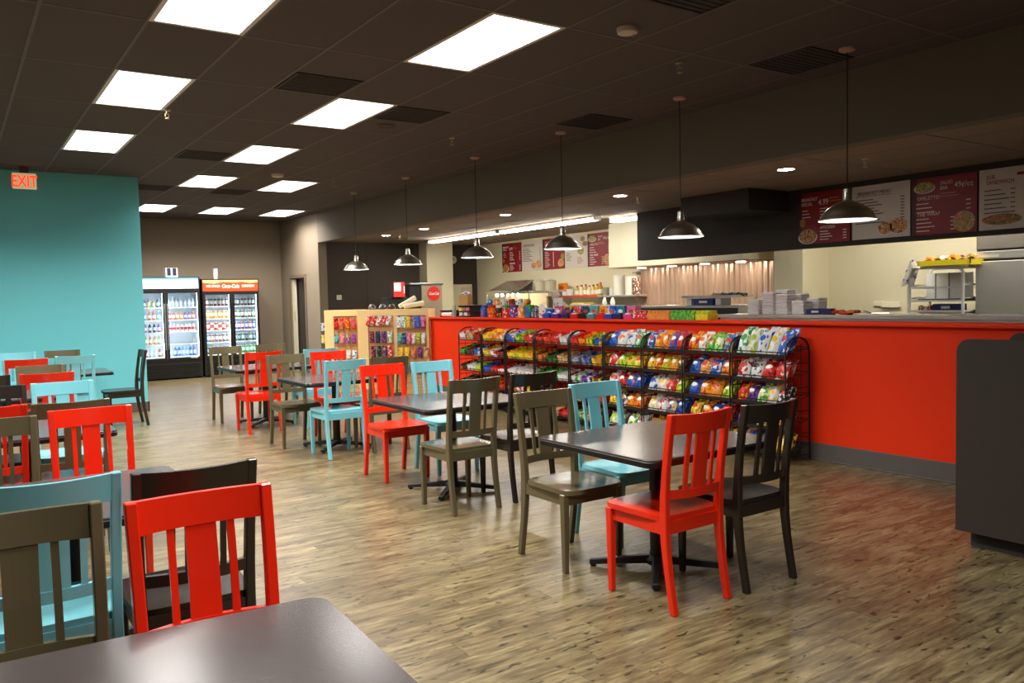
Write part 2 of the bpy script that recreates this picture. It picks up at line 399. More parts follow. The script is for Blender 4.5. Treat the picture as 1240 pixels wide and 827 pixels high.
def tube_light(x, y0, y1, label, z=KZ):
    t = thing('tube_light', label, 'tube light', (x, (y0+y1)/2, z), 0, 'kitchen tube lights')
    L = (y1-y0)/2
    MB().box(-.07, .07, -L, L, -.035, 0).build('housing', WHITE, t, bevel=.004)
    MB().box(-.066, .066, -L+.03, L-.03, -.072, -.036).build('lens', mat('#fffff8', .4, emit=TUBE, ecol=(1, .95, .84)), t)
    MB().box(-.07, .07, -L, -L+.03, -.075, -.035).box(-.07, .07, L-.03, L, -.075, -.035).build('end_cap', WHITE, t)
tube_light(8.40, 12.62, 15.2, 'farthest long tube light on the kitchen ceiling')
tube_light(8.42, 9.85, 12.55, 'long tube light above the far menu boards, nearer half')
tube_light(8.95, 9.33, 10.1, 'short tube light beside the cream hood, cut by dark fascia')
tube_light(9.12, 3.9, 6.5, 'tube light behind the dark fascia above the prep counter')
tube_light(9.12, .8, 3.4, 'tube light behind fascia at the right end of the kitchen')
for x, y, l in ((7.17, 5.4, 'recessed round downlight right of the dark duct box'), (7.05, 7.8, 'recessed round downlight near the hanging sprinkler'), (7.0, 10.32, 'recessed round downlight over the tube light, third from right'),
              (7.0, 12.9, 'recessed round downlight fourth from right'), (7.0, 14.44, 'recessed round downlight farthest left')):
    t = thing('downlight', l, 'downlight', (x, y, KZ), 0, 'recessed downlights')
    MB().lathe([(.075, -.002), (.09, -.006), (.095, 0)], 20, cap=False).build('trim_ring', WHITE, t, smooth=True)
    MB().lathe([(.001, -.004), (.075, -.004), (.075, .004)], 20).build('lens', mat('#ffffff', .4, emit=55, ecol=(1, .95, .88)), t)

# ceiling fittings
for x, y, l in ((2.662, 6.70, 'dark square air vent left of the second middle ceiling panel'), (3.878, 7.34, 'dark square air vent right of the second middle ceiling panel'),
                (2.662, 10.53, 'dark square air vent beside the third middle ceiling panel'), (2.662, 13.72, 'far dark air vent next to the teal wall edge'),
                (3.878, 13.72, 'far dark air vent between two lit panels'), (5.702, 6.70, 'faint dark air vent near a pendant canopy'), (5.702, 4.15, 'faint dark air vent near the nearest pendant canopy'),
                (3.878, 3.51, 'dark air vent cut by the top edge near the smoke alarm')):
    t = thing('ceiling_vent', l, 'air vent', (x, y, CZ), 0, 'dark ceiling vents')
    W = .285
    MB().box(-W, W, -W, W, -.004, 0).build('backing', mat('#2a2522', .8), t)
    fr = MB()
    for b in ((-W, W, -W, -W+.02), (-W, W, W-.02, W), (-W, -W+.02, -W+.02, W-.02), (W-.02, W, -W+.02, W-.02)): fr.box(*b, -.010, -.004)
    fr.build('frame', mat('#332d2a', .7), t)
    sm = MB().box(-W+.02, W-.02, -.008, .008, -.009, -.004).mesh('slat', mat('#332d2a', .7))
    for i in range(9): obj('slat', sm, t, (0, -W+.06+i*.056, 0))
for x, y, r, l in ((3.945, 4.265, .075, 'white round smoke alarm beside the top centre panel'), (3.95, 11.6, .085, 'white round detector among the far ceiling panels')):
    t = thing('smoke_detector', l, 'smoke detector', (x, y, CZ), 0, 'white round ceiling detectors')
    MB().lathe([(r, 0), (r, -.02), (r*.92, -.036), (r*.5, -.045), (.001, -.046)], 24).build('body', mat('#cdbfae', .5), t, smooth=True)
    MB().lathe([(.014, -.030), (.014, -.047), (.001, -.048)], 10, Matrix.Translation((r*.55, -.01, 0))).build('sensor', mat('#8d857c', .5), t)
t = tag(MB().lathe([(.11, 0), (.11, -.006), (.09, -.008), (.09, -.003), (.06, -.003), (.06, -.009), (.001, -.009)], 24).build('ceiling_speaker', mat('#4a3f38', .7), None, (3.87, 7.91, CZ), smooth=True), 'dark round ceiling speaker behind the second middle panel', 'speaker')
def sprinkler(x, y, z, l):
    t = thing('sprinkler', l, 'sprinkler', (x, y, z), 0, 'ceiling sprinklers')
    MB().lathe([(.035, 0), (.034, -.008), (.012, -.012), (.011, -.035), (.016, -.04)], 12).build('escutcheon', mat('#c9b68f', .3, .8), t, smooth=True)
    MB().tube([(.014, 0, -.035), (.016, 0, -.06), (.004, 0, -.078)], .003, 5).tube([(-.014, 0, -.035), (-.016, 0, -.06), (-.004, 0, -.078)], .003, 5).lathe([(.001, -.076), (.02, -.079), (.022, -.082), (.001, -.083)], 12).build('deflector', mat('#c9b68f', .3, .8), t)
for a in ((1.774, 8.25, CZ, 'brass sprinkler beside the left column ceiling panel'), (4.82, 8.16, CZ, 'small sprinkler right of the round ceiling speaker'), (4.92, 11.86, CZ, 'small sprinkler above the farthest left pendant'),
          (4.88, 4.68, CZ, 'small sprinkler below the smoke alarm'), (7.22, 14.3, KZ, 'sprinkler under the farthest left downlight'), (7.35, 7.8, KZ, 'sprinkler below the downlight over the far menu boards'), (7.3, 4.6, KZ, 'sprinkler with red bulb above the nearest pendant shade')):
    sprinkler(*a)
# exit sign
t = thing('exit_sign', 'pale exit sign with glowing red letters above the teal wall', 'exit sign', (.875, 12.35, 3.07), 0)
MB().box(-.135, .135, -.03, .03, 0, .20).build('housing', mat('#d8c9a4', .5, emit=.25, ecol='#e8c89a'), t, bevel=.006)
MB().box(-.05, .05, -.02, .02, .20, CZ-3.07).build('mount', mat('#4a3d36', .6), t)
text('EXIT', .205, mat('#ff3a12', .5, emit=1.0, ecol='#ff3a12'), t, -.003, .025, -.032, align='CENTER', bold=.015, sx=.70)

# ================================================================== CHAIRS AND TABLES
PTH = [(0, -.240), (.10, -.222), (.22, -.202), (.34, -.188), (.44, -.184), (.56, -.188), (.70, -.203), (.84, -.224), (.96, -.246)]
def yb(z):
    for (a, b), (c, d) in zip(PTH, PTH[1:]):
        if z <= c: return b + (d-b)*(z-a)/(c-a)
    return PTH[-1][1]
def bow(x): return -.036*(1-(x/.19)**2)
def bpanel(x0, x1, z0, z1, th, nu=6, nv=3, dip=0):
    def fn(u, v):
        x = x0+(x1-x0)*u; z = z0+(z1-z0)*v + (dip*(x/.19)**2*v)
        return (x, yb(z)+bow(x), z)
    return MB().sheet(fn, nu, nv, th)
def make_chair(m, label):
    t = thing('dining_chair', label, 'chair', (0, 0, 0), 0, 'painted wooden dining chairs')
    # seat, slightly dished with rounded corners
    nu, nv = 12, 10
    def outline(u, v):
        a, b = 2*u-1, 2*v-1
        k = 1 - .10*(abs(a)**6)*(abs(b)**6)
        wd = .205 + .013*v
        return a*wd*k, -.185 + .425*((b*k)+1)/2 + (.012*(1-a*a) if v > .5 else 0)*max(0, b)
    def fn(u, v):
        x, y = outline(u, v); a, b = 2*u-1, 2*v-1
        return (x, y, .452 - .010*(1-a*a)*(1-b*b) - .004*(b**4))
    MB().sheet(fn, nu, nv, .026, ax=2).build('seat', m, t, smooth=50)
    for s in (-1, 1):
        def post(x):
            vs = []; n = len(PTH)
            for (z, y) in PTH:
                hw = .017; hd = .017 + .006*math.exp(-((z-.44)/.16)**2)
                fx = x + s*.008*max(0, (z-.44)/.52)
                vs += [(fx-hw, y-hd, z), (fx+hw, y-hd, z), (fx+hw, y+hd, z), (fx-hw, y+hd, z)]
            fs = [(0, 3, 2, 1), tuple(4*(n-1)+k for k in range(4))]
            for i in range(n-1):
                for k in range(4): fs.append((4*i+k, 4*i+(k+1) % 4, 4*i+4+(k+1) % 4, 4*i+4+k))
            return MB().add(vs, fs)
        post(s*.186).build('back_post', m, t, bevel=.004, seg=1, smooth=30)
        # front leg, tapering down
        x, y = s*.193, .195
        fl = MB().add([(x-.015, y-.015, 0), (x+.015, y-.015, 0), (x+.015, y+.015, 0), (x-.015, y+.015, 0),
                       (x-.021, y-.021, .44), (x+.021, y-.021, .44), (x+.021, y+.021, .44), (x-.021, y+.021, .44)],
                      [(0, 3, 2, 1), (4, 5, 6, 7), (0, 1, 5, 4), (1, 2, 6, 5), (2, 3, 7, 6), (3, 0, 4, 7)])
        fl.build('front_leg', m, t, bevel=.004, seg=1)
        MB().box(s*.186-.011, s*.186+.011, -.18, .19, .375, .438).build('side_apron', m, t)
        bpanel(s*.087-.0105, s*.087+.0105, .582, .872, .013, 2, 5).build('slat', m, t)
    MB().box(-.18, .18, .185, .207, .375, .438).build('front_apron', m, t)
    MB().box(-.18, .18, -.196, -.176, .375, .438).build('rear_apron', m, t)
    bpanel(-.045, .045, .582, .872, .013, 4, 5).build('splat', m, t)
    bpanel(-.182, .182, .545, .588, .020, 8, 2).build('lower_rail', m, t, smooth=30)
    bpanel(-.190, .190, .862, .955, .022, 12, 3, .004).build('top_rail', m, t, smooth=30)
    return t
PAINT = dict(red=mat('#d8270e', .22), blue=mat('#74bcc7', .26),
             olive=mat('#5b523b', .23), dark=mat('#2a241f', .23))
PROTO = {}
def chair(col, cx, ry, face, label):
    """ry: where the back of the chair stands; face +1 looks away from the camera, -1 towards it"""
    lab = label
    loc = (cx, ry+.243*face, 0); rz = 0 if face > 0 else PI
    if col not in PROTO:
        c = make_chair(PAINT[col], lab); c.location = loc; c.rotation_euler = (0, 0, rz); PROTO[col] = c; return c
    return clone(PROTO[col], loc, rz, lab)
for a in [
 # right column, nearest table
 ('red', 2.945, 2.715, 1, 'red chair at near side of the nearest right table'),
 ('dark', 3.445, 2.70, 1, 'dark brown chair at near side of the nearest right table'),
 ('olive', 2.92, 3.945, -1, 'olive chair at far side of the nearest right table'),
 ('blue', 3.45, 4.09, -1, 'light blue chair at far side of the nearest right table'),
 # second table
 ('olive', 3.04, 4.92, 1, 'olive chair at near side of the second right table'),
 ('dark', 3.58, 4.95, 1, 'dark brown chair at near side of the second right table'),
 ('red', 3.13, 6.62, -1, 'red chair at far side of the second right table'),
 ('blue', 3.62, 6.60, -1, 'light blue chair at far side of the second right table'),
 # third table
 ('blue', 3.14, 7.45, 1, 'light blue chair at near side of the third right table'),
 ('olive', 3.62, 7.48, 1, 'dark olive chair at near side of the third right table'),
 ('olive', 3.0, 8.78, -1, 'olive chair at far side of the third right table'),
 ('red', 3.55, 8.92, -1, 'red chair at far side of the third right table'),
 # fourth table
 ('red', 3.0, 9.54, 1, 'red chair at near side of the farthest right table'),
 ('blue', 3.69, 9.52, 1, 'light blue chair at near side of the farthest right table'),
 ('olive', 3.0, 11.15, -1, 'olive chair before the coolers, left at the farthest right table'),
 ('olive', 3.66, 11.3, -1, 'olive chair before the coolers, right at the farthest right table'),
 # left column
 ('red', .592, 2.535, -1, 'large red chair behind the foreground table'),
 ('olive', .125, 2.615, -1, 'large olive chair behind the foreground table, cut by left edge'),
 ('dark', .683, 2.975, 1, 'dark brown chair directly behind the large foreground red chair'),
 ('blue', .245, 3.05, 1, 'large teal blue chair behind the foreground olive chair'),
 ('red', .622, 5.10, -1, 'bright red chair at far side of the second left table'),
 ('olive', .14, 4.96, -1, 'olive chair at left edge, far side of second left table'),
 ('olive', .575, 5.56, 1, 'dark olive chair at near side of the third left table'),
 ('red', .14, 5.60, 1, 'red chair at left edge, near side of third left table'),
 ('blue', .680, 7.08, -1, 'light blue chair at far side of the third left table'),
 ('dark', .23, 7.05, -1, 'dark chair at left edge, far side of third left table'),
 ('red', .672, 8.18, 1, 'red chair at near side of the fourth left table'),
 ('dark', .19, 8.22, 1, 'dark chair at left edge, near side of fourth left table'),
 ('olive', .71, 9.32, -1, 'olive chair at far side of the fourth left table'),
 ('red', .68, 10.62, 1, 'red chair at near side of the table by the teal wall'),
 ('blue', 1.19, 10.85, 1, 'light blue chair at near side of the table by the teal wall'),
 ('olive', 1.21, 12.38, -1, 'olive chair standing against the teal wall'),
 ('blue', .69, 12.34, -1, 'light blue chair standing against the teal wall at left edge'),
]: chair(*a)
clone(PROTO['dark'], (2.03-.243, 11.43, 0), PI/2, 'dark brown chair seen side on at the end of the teal wall')

LAM = mat('#443c3a', .2)
EDGE = mat('#0e0d0d', .35)
IRON = mat('#121111', .42, 0, .5)
def table(cx, cy, wx, wy, label, rz=0):
    t = thing('dining_table', label, 'table', (cx, cy, 0), rz, 'dark laminate dining tables')
    p = rrect(wx, wy, .055)
    MB().prism([(x*.998, y*.998) for x, y in p], .722, .732).build('table_top', LAM, t, bevel=.002, seg=1)
    MB().prism(p, .692, .7215).build('edge_band', EDGE, t, bevel=.003, seg=1)
    MB().lathe([(.038, .06), (.038, .69)], 20).build('column', IRON, t, smooth=True)
    MB().lathe([(.001, .685), (.16, .685), (.16, .693)], 20).build('top_plate', IRON, t)
    MB().lathe([(.06, .03), (.065, .055), (.042, .075), (.04, .10)], 20).build('hub', IRON, t, smooth=True)
    for k in range(4):
        a = PI/4 + k*PI/2; d = Vector((math.cos(a), math.sin(a), 0)); n = Vector((-d.y, d.x, 0))
        vs = []
        for r, hw, z0, z1 in ((.04, .033, .035, .078), (.30, .022, .018, .048), (.375, .024, .012, .04)):
            for q in ((-hw, z0), (hw, z0), (hw*.7, z1), (-hw*.7, z1)): vs.append(d*r + n*q[0] + Vector((0, 0, q[1])))
        fs = [(0, 1, 2, 3), (11, 10, 9, 8)] + [(4*i+k2, 4*i+4+k2, 4*i+4+(k2+1) % 4, 4*i+(k2+1) % 4) for i in range(2) for k2 in range(4)]
        arm = MB().add(vs, fs).build('arm', IRON, t, bevel=.004, seg=1)
        MB().lathe([(.016, 0), (.018, .014), (.012, .016)], 10, Matrix.Translation(d*.355)).build('glide', BLACK, arm)
for a in [(3.18, 3.262, .96, .93, 'dark square table with four chairs nearest the snack racks'),
          (3.25, 5.62, .96, .97, 'dark table second from front in the right column'),
          (3.29, 8.10, .96, .90, 'dark table third from front in the right column'),
          (3.25, 10.30, .96, .90, 'farthest dark table in front of the drink coolers'),
          (.29, 1.655, .96, .93, 'large dark table cropped at the bottom left corner', -.055),
          (.375, 3.83, .96, .93, 'dark table second from front in the left column'),
          (.375, 6.20, .96, .93, 'dark table third from front in the left column'),
          (.38, 8.76, .96, .86, 'dark table fourth from front in the left column'),
          (1.14, 11.38, .96, .82, 'dark table standing before the teal wall')]: table(*a)

# ================================================================== CABINET AT RIGHT EDGE
t = thing('waste_cabinet', 'dark brown laminate cabinet with rounded top corner at right edge', 'cabinet', (4.82, 2.46, 0))
DB = mat('#2f2722', .5, bump=.03, scale=250)
def rp_(y0, y1, z0, z1, r):
    p = [(y0, z0), (y1, z0)]
    for k in range(7): p.append((y1-r+r*math.cos(PI/2*k/6), z1-r+r*math.sin(PI/2*k/6)))
    for k in range(7): p.append((y0+r-r*math.sin(PI/2*k/6), z1-r+r*math.cos(PI/2*k/6)))
    return p
RX = Matrix(((0, 0, 1, 0), (1, 0, 0, 0), (0, 1, 0, 0), (0, 0, 0, 1)))     # prism(poly(y,z), x0, x1)
MB().prism(rp_(-1.2, 0, .10, 1.226, .075), 0, .03, RX).build('front_panel', DB, t)
MB().prism(rp_(-1.2, -.02, .10, 1.24, .075), .58, .61, RX).build('back_panel', DB, t)
MB().box(.03, .58, -1.18, -.04, .10, 1.05).build('body', mat('#2c2521', .6), t)
MB().box(.08, .55, -1.15, -.05, 0, .10).build('toe_kick', mat('#241f1c', .7), t)

# ================================================================== DRINK COOLERS
def cooler(x0, x1, top, head0, split, label, header, n):
    W = x1-x0; t = thing('drink_cooler', label, 'cooler', (x0, 17.8, 0))
    D = .66
    wm = mat('#e9eef2', .5)
    MB().box(0, .035, .0, D, .0, top).box(W-.035, W, 0, D, 0, top).box(0, W, D-.03, D, 0, top).box(0, W, 0, D, top-.03, top).build('cabinet', BLACK, t)
    MB().box(.035, W-.035, D-.045, D-.03, .45, head0-.02).box(.035, .042, .06, D-.03, .45, head0-.02).box(W-.042, W-.035, .06, D-.03, .45, head0-.02).build('liner', wm, t)
    MB().box(.035, W-.035, .05, D-.03, .36, .45).build('floor_pan', wm, t)
    MB().box(.0, W, -.012, .05, head0, top).build('header_box', BLACK, t)
    g = MB().box(0, W, -.01, .05, 0.03, .40).build('grille', BLACK, t)
    lm = MB().box(.05, W-.05, -.022, -.01, 0, .012).mesh('louvre', mat('#1c1b1b', .3))
    for i in range(6): obj('louvre', lm, g, (0, 0, .07+i*.045))
    for sy in (.1, .5):
        for sx in (.06, W-.06): MB().lathe([(.02, 0), (.02, .03)], 8, Matrix.Translation((sx, sy, 0))).build('foot', BLACK, t)
    header(t, W)
    sp = split-x0
    for (a, b, hs) in ((0.01, sp-.003, 1), (sp+.003, W-.01, -1)):
        dr = MB(); f = .05
        for bx in ((a, b, .40, .40+f), (a, b, head0-f-.005, head0-.005)): dr.box(bx[0], bx[1], -.03, 0, bx[2], bx[3])
        dr.box(a, a+f, -.03, 0, .40+f, head0-f-.005).box(b-f, b, -.03, 0, .40+f, head0-f-.005)
        dd = dr.build('door', BLACK, t)
        MB().box(a+f, b-f, -.018, -.012, .40+f, head0-f-.005).build('glass_pane', GLASS, dd)
        hx = (b-.022) if hs > 0 else (a+.022)
        MB().tube([(hx, -.03, 1.55), (hx, -.06, 1.55), (hx, -.06, .62), (hx, -.03, .62)], .011, 6).build('handle', STEEL if n == 0 else BLACKM, dd)
        for q in (a+.035, b-.035):
            MB().box(q-.012, q+.012, .02, .045, .47, head0-.05).build('light_strip', mat('#ffffff', .4, emit=10, ecol=(.68, .84, 1.0)), t)
    for z in (1.49, 1.23, .98, .73, .47):
        sh = MB()
        sh.box(.045, W-.045, .08, .095, z-.022, z).box(.045, W-.045, D-.08, D-.065, z-.012, z)
        for k in range(int(W/.05)): sh.box(.05+.05*k, .056+.05*k, .08, D-.065, z-.008, z-.002)
        sh.build('shelf', WHITE, t)
    return t
def head_blue(t, W):
    MB().box(.03, W-.03, -.018, -.012, 1.87, 2.06).build('sign_panel', mat('#f4fbff', .4, emit=.65, ecol='#e6f4ff'), t)
    MB().box(.03, W-.03, -.02, -.012, 2.06, 2.085).build('sign_stripe', mat('#4aa9dc', .4, emit=.5, ecol='#4aa9dc'), t)
    MB().box(W-.24, W-.10, -.035, -.03, .425, .448).build('badge', print_mat(('#c22', '#e8e8e8', '#2a7a45'), 60), t)
def head_red(t, W):
    s = MB().box(.02, W-.02, -.018, -.012, 1.80, 2.035).build('sign_panel', mat('#d0401a', .4, emit=.55, ecol='#d0401a'), t)
    MB().prism([(.02, 1.985), (.25, 1.96), (.45, 2.0), (.62, 1.985), (.85, 2.0), (1.0, 1.97), (W-.02, 1.99), (W-.02, 2.035), (.02, 2.035)], .018, .020, Matrix(((1, 0, 0, 0), (0, 0, -1, 0), (0, 1, 0, 0), (0, 0, 0, 1)))).build('splash', mat('#ffc070', .4, emit=.6, ecol='#ffc070'), s)
    wt = mat('#fffaf0', .4, emit=.8, ecol='#fff4e6')
    text('ICE COLD', .062, wt, s, .09, 1.89, -.022, bold=.02)
    text('Coca-Cola', .105, wt, s, .585, 1.875, -.022, align='CENTER', shear=.25, bold=.02, sx=.8)
    for k in range(8): MB().box(.83+.034*k, .852+.034*k, -.022, -.018, 1.89, 1.932).build('print_mark', wt, s)
c1 = cooler(2.98, 4.32, 2.10, 1.83, 3.63, 'black two door cooler with pale blue lit sign beside teal wall', head_blue, 0)
c2 = cooler(4.36, 5.55, 2.06, 1.785, 4.965, 'black two door cooler with glowing orange red sign', head_red, 1)

def can_mesh(r, h, cols, neck=False):
    mb = MB()
    if neck:
        mb.lathe([(r*.9, 0), (r, .01), (r, h*.22)], 10); mb.cur = 1; mb.lathe([(r*1.01, h*.22), (r*1.01, h*.55)], 10, cap=False)
        mb.cur = 0; mb.lathe([(r, h*.55), (r*.95, h*.66), (r*.42, h*.84), (r*.38, h*.93)], 10, cap=False); mb.cur = 2; mb.lathe([(r*.42, h*.92), (r*.42, h)], 10)
    else:
        mb.lathe([(r*.85, 0), (r, .008), (r, h*.30)], 10); mb.cur = 1; mb.lathe([(r, h*.30), (r, h*.72)], 10, cap=False)
        mb.cur = 0; mb.lathe([(r, h*.72), (r, h-.012)], 10, cap=False); mb.cur = 2; mb.lathe([(r, h-.012), (r*.85, h)], 10)
    return mb.mesh('drink', [mat(c, .3) for c in cols], smooth=40)
_cm = {}
def drink(name, kind, word, x, z, r, h, cols, where, neck, group):
    k = (r, h, tuple(cols), neck)
    if k not in _cm: _cm[k] = can_mesh(*k)
    return tag(obj(name, _cm[k], None, (x, 17.95, z)), f'{word} {kind}, {where}', kind, group)
SHN = ['top', 'second', 'third', 'fourth', 'bottom']
SHZ = [1.49, 1.23, .98, .73, .47]
# right-hand cooler: rows of cans
rows2 = [[('#8b2a2a', '#d9d3c8', 'maroon'), ('#3a3a3a', '#c9c2b0', 'dark')], [('#e0a52a', '#f4e9c8', 'amber'), ('#e8872a', '#f6ead0', 'orange')], [('#d8382a', '#f4f0e6', 'red'), ('#e6e2d6', '#c94f3a', 'white')],
         [('#c9542a', '#e7e1d0', 'rust'), ('#3f7f9e', '#e8e6da', 'blue')], [('#3a3a44', '#b9b9c0', 'charcoal'), ('#5a5a64', '#d0d0d8', 'grey')]]
rows2r = [[('#4a2430', '#b9b3b0', 'plum'), ('#2f3f34', '#c8ccc4', 'dark green')], [('#7a2f4a', '#e9e3da', 'pink'), ('#3f8a4a', '#e3e8dc', 'green')], [('#b02a36', '#d8dce4', 'red'), ('#2a4a9a', '#d8dce8', 'blue')],
          [('#2a2f3a', '#8a90a0', 'black'), ('#2f7a4a', '#cfe0d0', 'green')], [('#3f9a3f', '#d8ead0', 'bright green'), ('#2a9a4a', '#d0ead6', 'green')]]
for di, (xa, xb, rows, dn) in enumerate(((4.50, 4.90, rows2, 'left'), (5.06, 5.46, rows2r, 'right'))):
    for s in range(5):
        for i in range(6):
            c = rows[s][(i*5+s) % 2] if s != 1 else rows[s][i % 2]
            drink('drink_can', 'can', c[2], xa+(xb-xa)*i/5, SHZ[s], .034, .165, (c[0], c[1], '#c9c9c9'), f'{ORD[i]} from left on {SHN[s]} shelf behind {dn} door of orange red cooler', False, 'cans in the red cooler')
# left-hand cooler: bottles and cartons
R1 = [[('#cfd8e6', '#e9eef6', 'clear'), ('#b9c9e0', '#f0f2f6', 'pale blue')], [('#c95a4a', '#f0dcd0', 'red'), ('#e08a3a', '#f3e6d0', 'orange'), ('#7a5a9a', '#e6dcea', 'purple')], [('#f0e9e4', '#c93a3a', 'white'), ('#efe6e2', '#c2344a', 'white')],
      None, [('#8fb4e0', '#e8f0fa', 'light blue'), ('#3f6fc0', '#d6e2f4', 'blue')]]
R1l = [[('#e0c23a', '#e9eef6', 'yellow'), ('#4a7ab0', '#e9eef6', 'blue')], [('#d86a3a', '#f2e6d8', 'orange'), ('#4aa0b0', '#e8f0f0', 'teal')], [('#3a3f4a', '#c9ccd4', 'black'), ('#8a4a9a', '#e6dcea', 'purple')],
       [('#e08a4a', '#f2e6d8', 'orange'), ('#8fb45a', '#e8eeda', 'lime')], [('#c9d6ea', '#e9eef6', 'clear'), ('#b04a4a', '#eee', 'red')]]
for (xa, xb, rows, dn, n) in ((3.08, 3.52, R1l, 'left', 6), (3.74, 4.20, R1, 'right', 7)):
    for s in range(5):
        if rows[s] is None: continue
        h = (.215 if s in (0, 4) else .17) if dn == 'right' else .19
        for i in range(n):
            c = rows[s][(i*3+i//2) % len(rows[s])]
            hh = h*(1.0 if s not in (0,) else (.8, 1, .9, 1.05)[i % 4])
            drink('drink_bottle', 'bottle', c[2], xa+(xb-xa)*i/(n-1), SHZ[s], .031, hh, (c[0], c[1] if len(c[1]) == 7 else '#eeeeee', '#d8d8dc'), f'{ORD[i]} from left on {SHN[s]} shelf behind {dn} door of pale blue cooler', True, 'bottles in the blue cooler')
# on top of the coolers
t = thing('cup_box', 'white and navy striped carton on top of the pale blue cooler', 'box', (3.825, 18.1, 2.10))
MB().box(-.12, .12, -.1, .1, 0, .20).build('carton', WHITE, t, bevel=.004)
for x in (-.055, .055): MB().box(x-.035, x+.035, -.103, -.1, .04, .195).build('stripe', mat('#232a44', .5), t)
t = thing('cup_stack', 'tall stack of white paper cups on the orange red cooler', 'cups', (4.73, 18.1, 2.06))
for i in range(5): MB().lathe([(.036, 0), (.048, .1), (.051, .1), (.051, .106)], 14).build('paper_cup', WHITE, t, (0, 0, i*.032), smooth=True)

# ================================================================== SNACK RACKS
RY = [10.16, 9.54, 8.95, 8.30, 7.60, 6.98, 6.36, 5.77, 5.16, 4.54]     # rack boundaries along the red wall
LIP = [.985, .765, .55, .335, .11]
RX0 = 6.02; SLOPE = .24
WIRE = mat('#14110f', .45)
def rack(i):
    ya, yb_ = RY[i], RY[i+1]; W = ya-yb_-.03
    t = thing('snack_rack', f'black wire snack rack, {ORD[i]} from the wooden display along the red wall', 'rack', (RX0, (ya+yb_)/2, 0), FX, 'black wire snack racks')
    for s in (-1, 1):
        x = s*W/2
        arch = [(x, .17-.17*math.cos(PI*k/10), .99+.125*math.sin(PI*k/10)) for k in range(11)]
        f = MB().tube([(x, 0, 0)] + arch + [(x, .34, 0)], .0085, 6)
        for z in (.05, .25, .45, .66, .88): f.tube([(x, 0, z), (x, .34, z)], .004, 4)
        for y in (.11, .22): f.tube([(x, y, .05), (x, y, 1.06)], .0035, 4)
        f.build('side_frame', WIRE, t, smooth=True)
    f = MB()
    for z in (.2, .6, 1.0): f.tube([(-W/2, .34, z), (W/2, .34, z)], .004, 4)
    f.build('back_wires', WIRE, t)
    for z in LIP:
        b = MB()
        b.tube([(-W/2, 0, z if i > 4 else z-.012), (W/2, 0, z if i > 4 else z-.012)], .0055 if i > 4 else .0035, 5).tube([(-W/2, 0, z-.045), (W/2, 0, z-.045)], .0055, 5)
        if i > 4: b.box(-W/2, W/2, -.003, .0, z-.05, z-.018)
        for y in (.12, .23, .33): b.tube([(-W/2, y, z-.045+SLOPE*y), (W/2, y, z-.045+SLOPE*y)], .004, 4)
        n = 11
        for k in range(n+1):
            x = -W/2+W*k/n; b.tube([(x, 0, z-.045), (x, .335, z-.045+SLOPE*.335)], .003, 4)
        b.build('shelf', WIRE, t)
    return t
for i in range(9): rack(i)

def rackpos(i, u, y, z):
    """u along the rack front (metres from its middle, to the viewer's right), y depth behind the front wire"""
    return (RX0+y, (RY[i]+RY[i+1])/2-u, z)
# --- crisp bags
def bag_mesh(seed, m):
    rnd = random.Random(seed); nu, nv = 8, 9; vs = []; ph = [rnd.uniform(0, 6) for _ in range(4)]
    for side in (-1, 1):
        for j in range(nv+1):
            for i in range(nu+1):
                u, v = i/nu, j/nv; a = 2*u-1
                t = (math.sin(PI*min(1, max(0, (v-.05)/.90)))**.55)*(1-abs(a)**3.2)
                t *= 1+.14*math.sin(5*a+ph[0]+7*v)+.10*math.sin(9*v+ph[1]-4*a)
                wv = (1-.05*math.sin(PI*v))*(1+.012*math.sin(20*v+ph[2]))
                vs.append((a*.5*wv, side*.5*t + .02*math.sin(6*a+ph[3])*(1 if v in (0, 1) else 0), v))
    W = nu+1; O = W*(nv+1); fs = []
    for j in range(nv):
        for i in range(nu):
            a = j*W+i; fs += [(a, a+1, a+W+1, a+W), (O+a, O+a+W, O+a+W+1, O+a+1)]
    for i in range(nu): fs += [(i, O+i, O+i+1, i+1), (nv*W+i, nv*W+i+1, O+nv*W+i+1, O+nv*W+i)]
    for j in range(nv): fs += [(j*W, j*W+W, O+j*W+W, O+j*W), (j*W+nu, O+j*W+nu, O+j*W+W+nu, j*W+W+nu)]
    return MB().add(vs, fs).mesh('bag', m, smooth=60)
INK = dict(orange=('#e8791a', '#f0a62a', '#c9421a'), red=('#c9201a', '#e0382a', '#8a1414'), blue=('#1f4fae', '#2f6fd0', '#16357a'), lime=('#a8c41f', '#d3da3a', '#6f9a1a'),
           yellow=('#e8bf1f', '#f2d94a', '#c9851a'), green=('#2f9a3a', '#5ab84a', '#e8e2b0'), white=('#e6e4e0', '#d9dce0', '#c9c4ba'), purple=('#5a2a8a', '#7a4aa8', '#3a1a5a'),
           black=('#1f1c1c', '#3a3634', '#8a8478'), brown=('#6a3a1f', '#8f5a2f', '#3f2416'), tan=('#c9a06a', '#dcc08f', '#a87a44'), grey=('#7f8596', '#a0a6b4', '#4f5566'),
           pink=('#d84a8a', '#e88ab4', '#a82a6a'), teal=('#3a9a9a', '#7fc4c0', '#2a6a70'), navy=('#1c2c5a', '#2f4a8a', '#0f1a3a'))
LOGO = dict(orange='#f6ecd6', red='#f4efe4', blue='#f2f2f4', lime='#f2e9d0', yellow='#c9301f', green='#f4f0dc', white='#c93a30', purple='#f0e8d0', black='#e8d24a', brown='#e9d9b8', tan='#b8342a', grey='#e4e6ea', pink='#f6f0f2', teal='#f0f4f2', navy='#e8d84a')
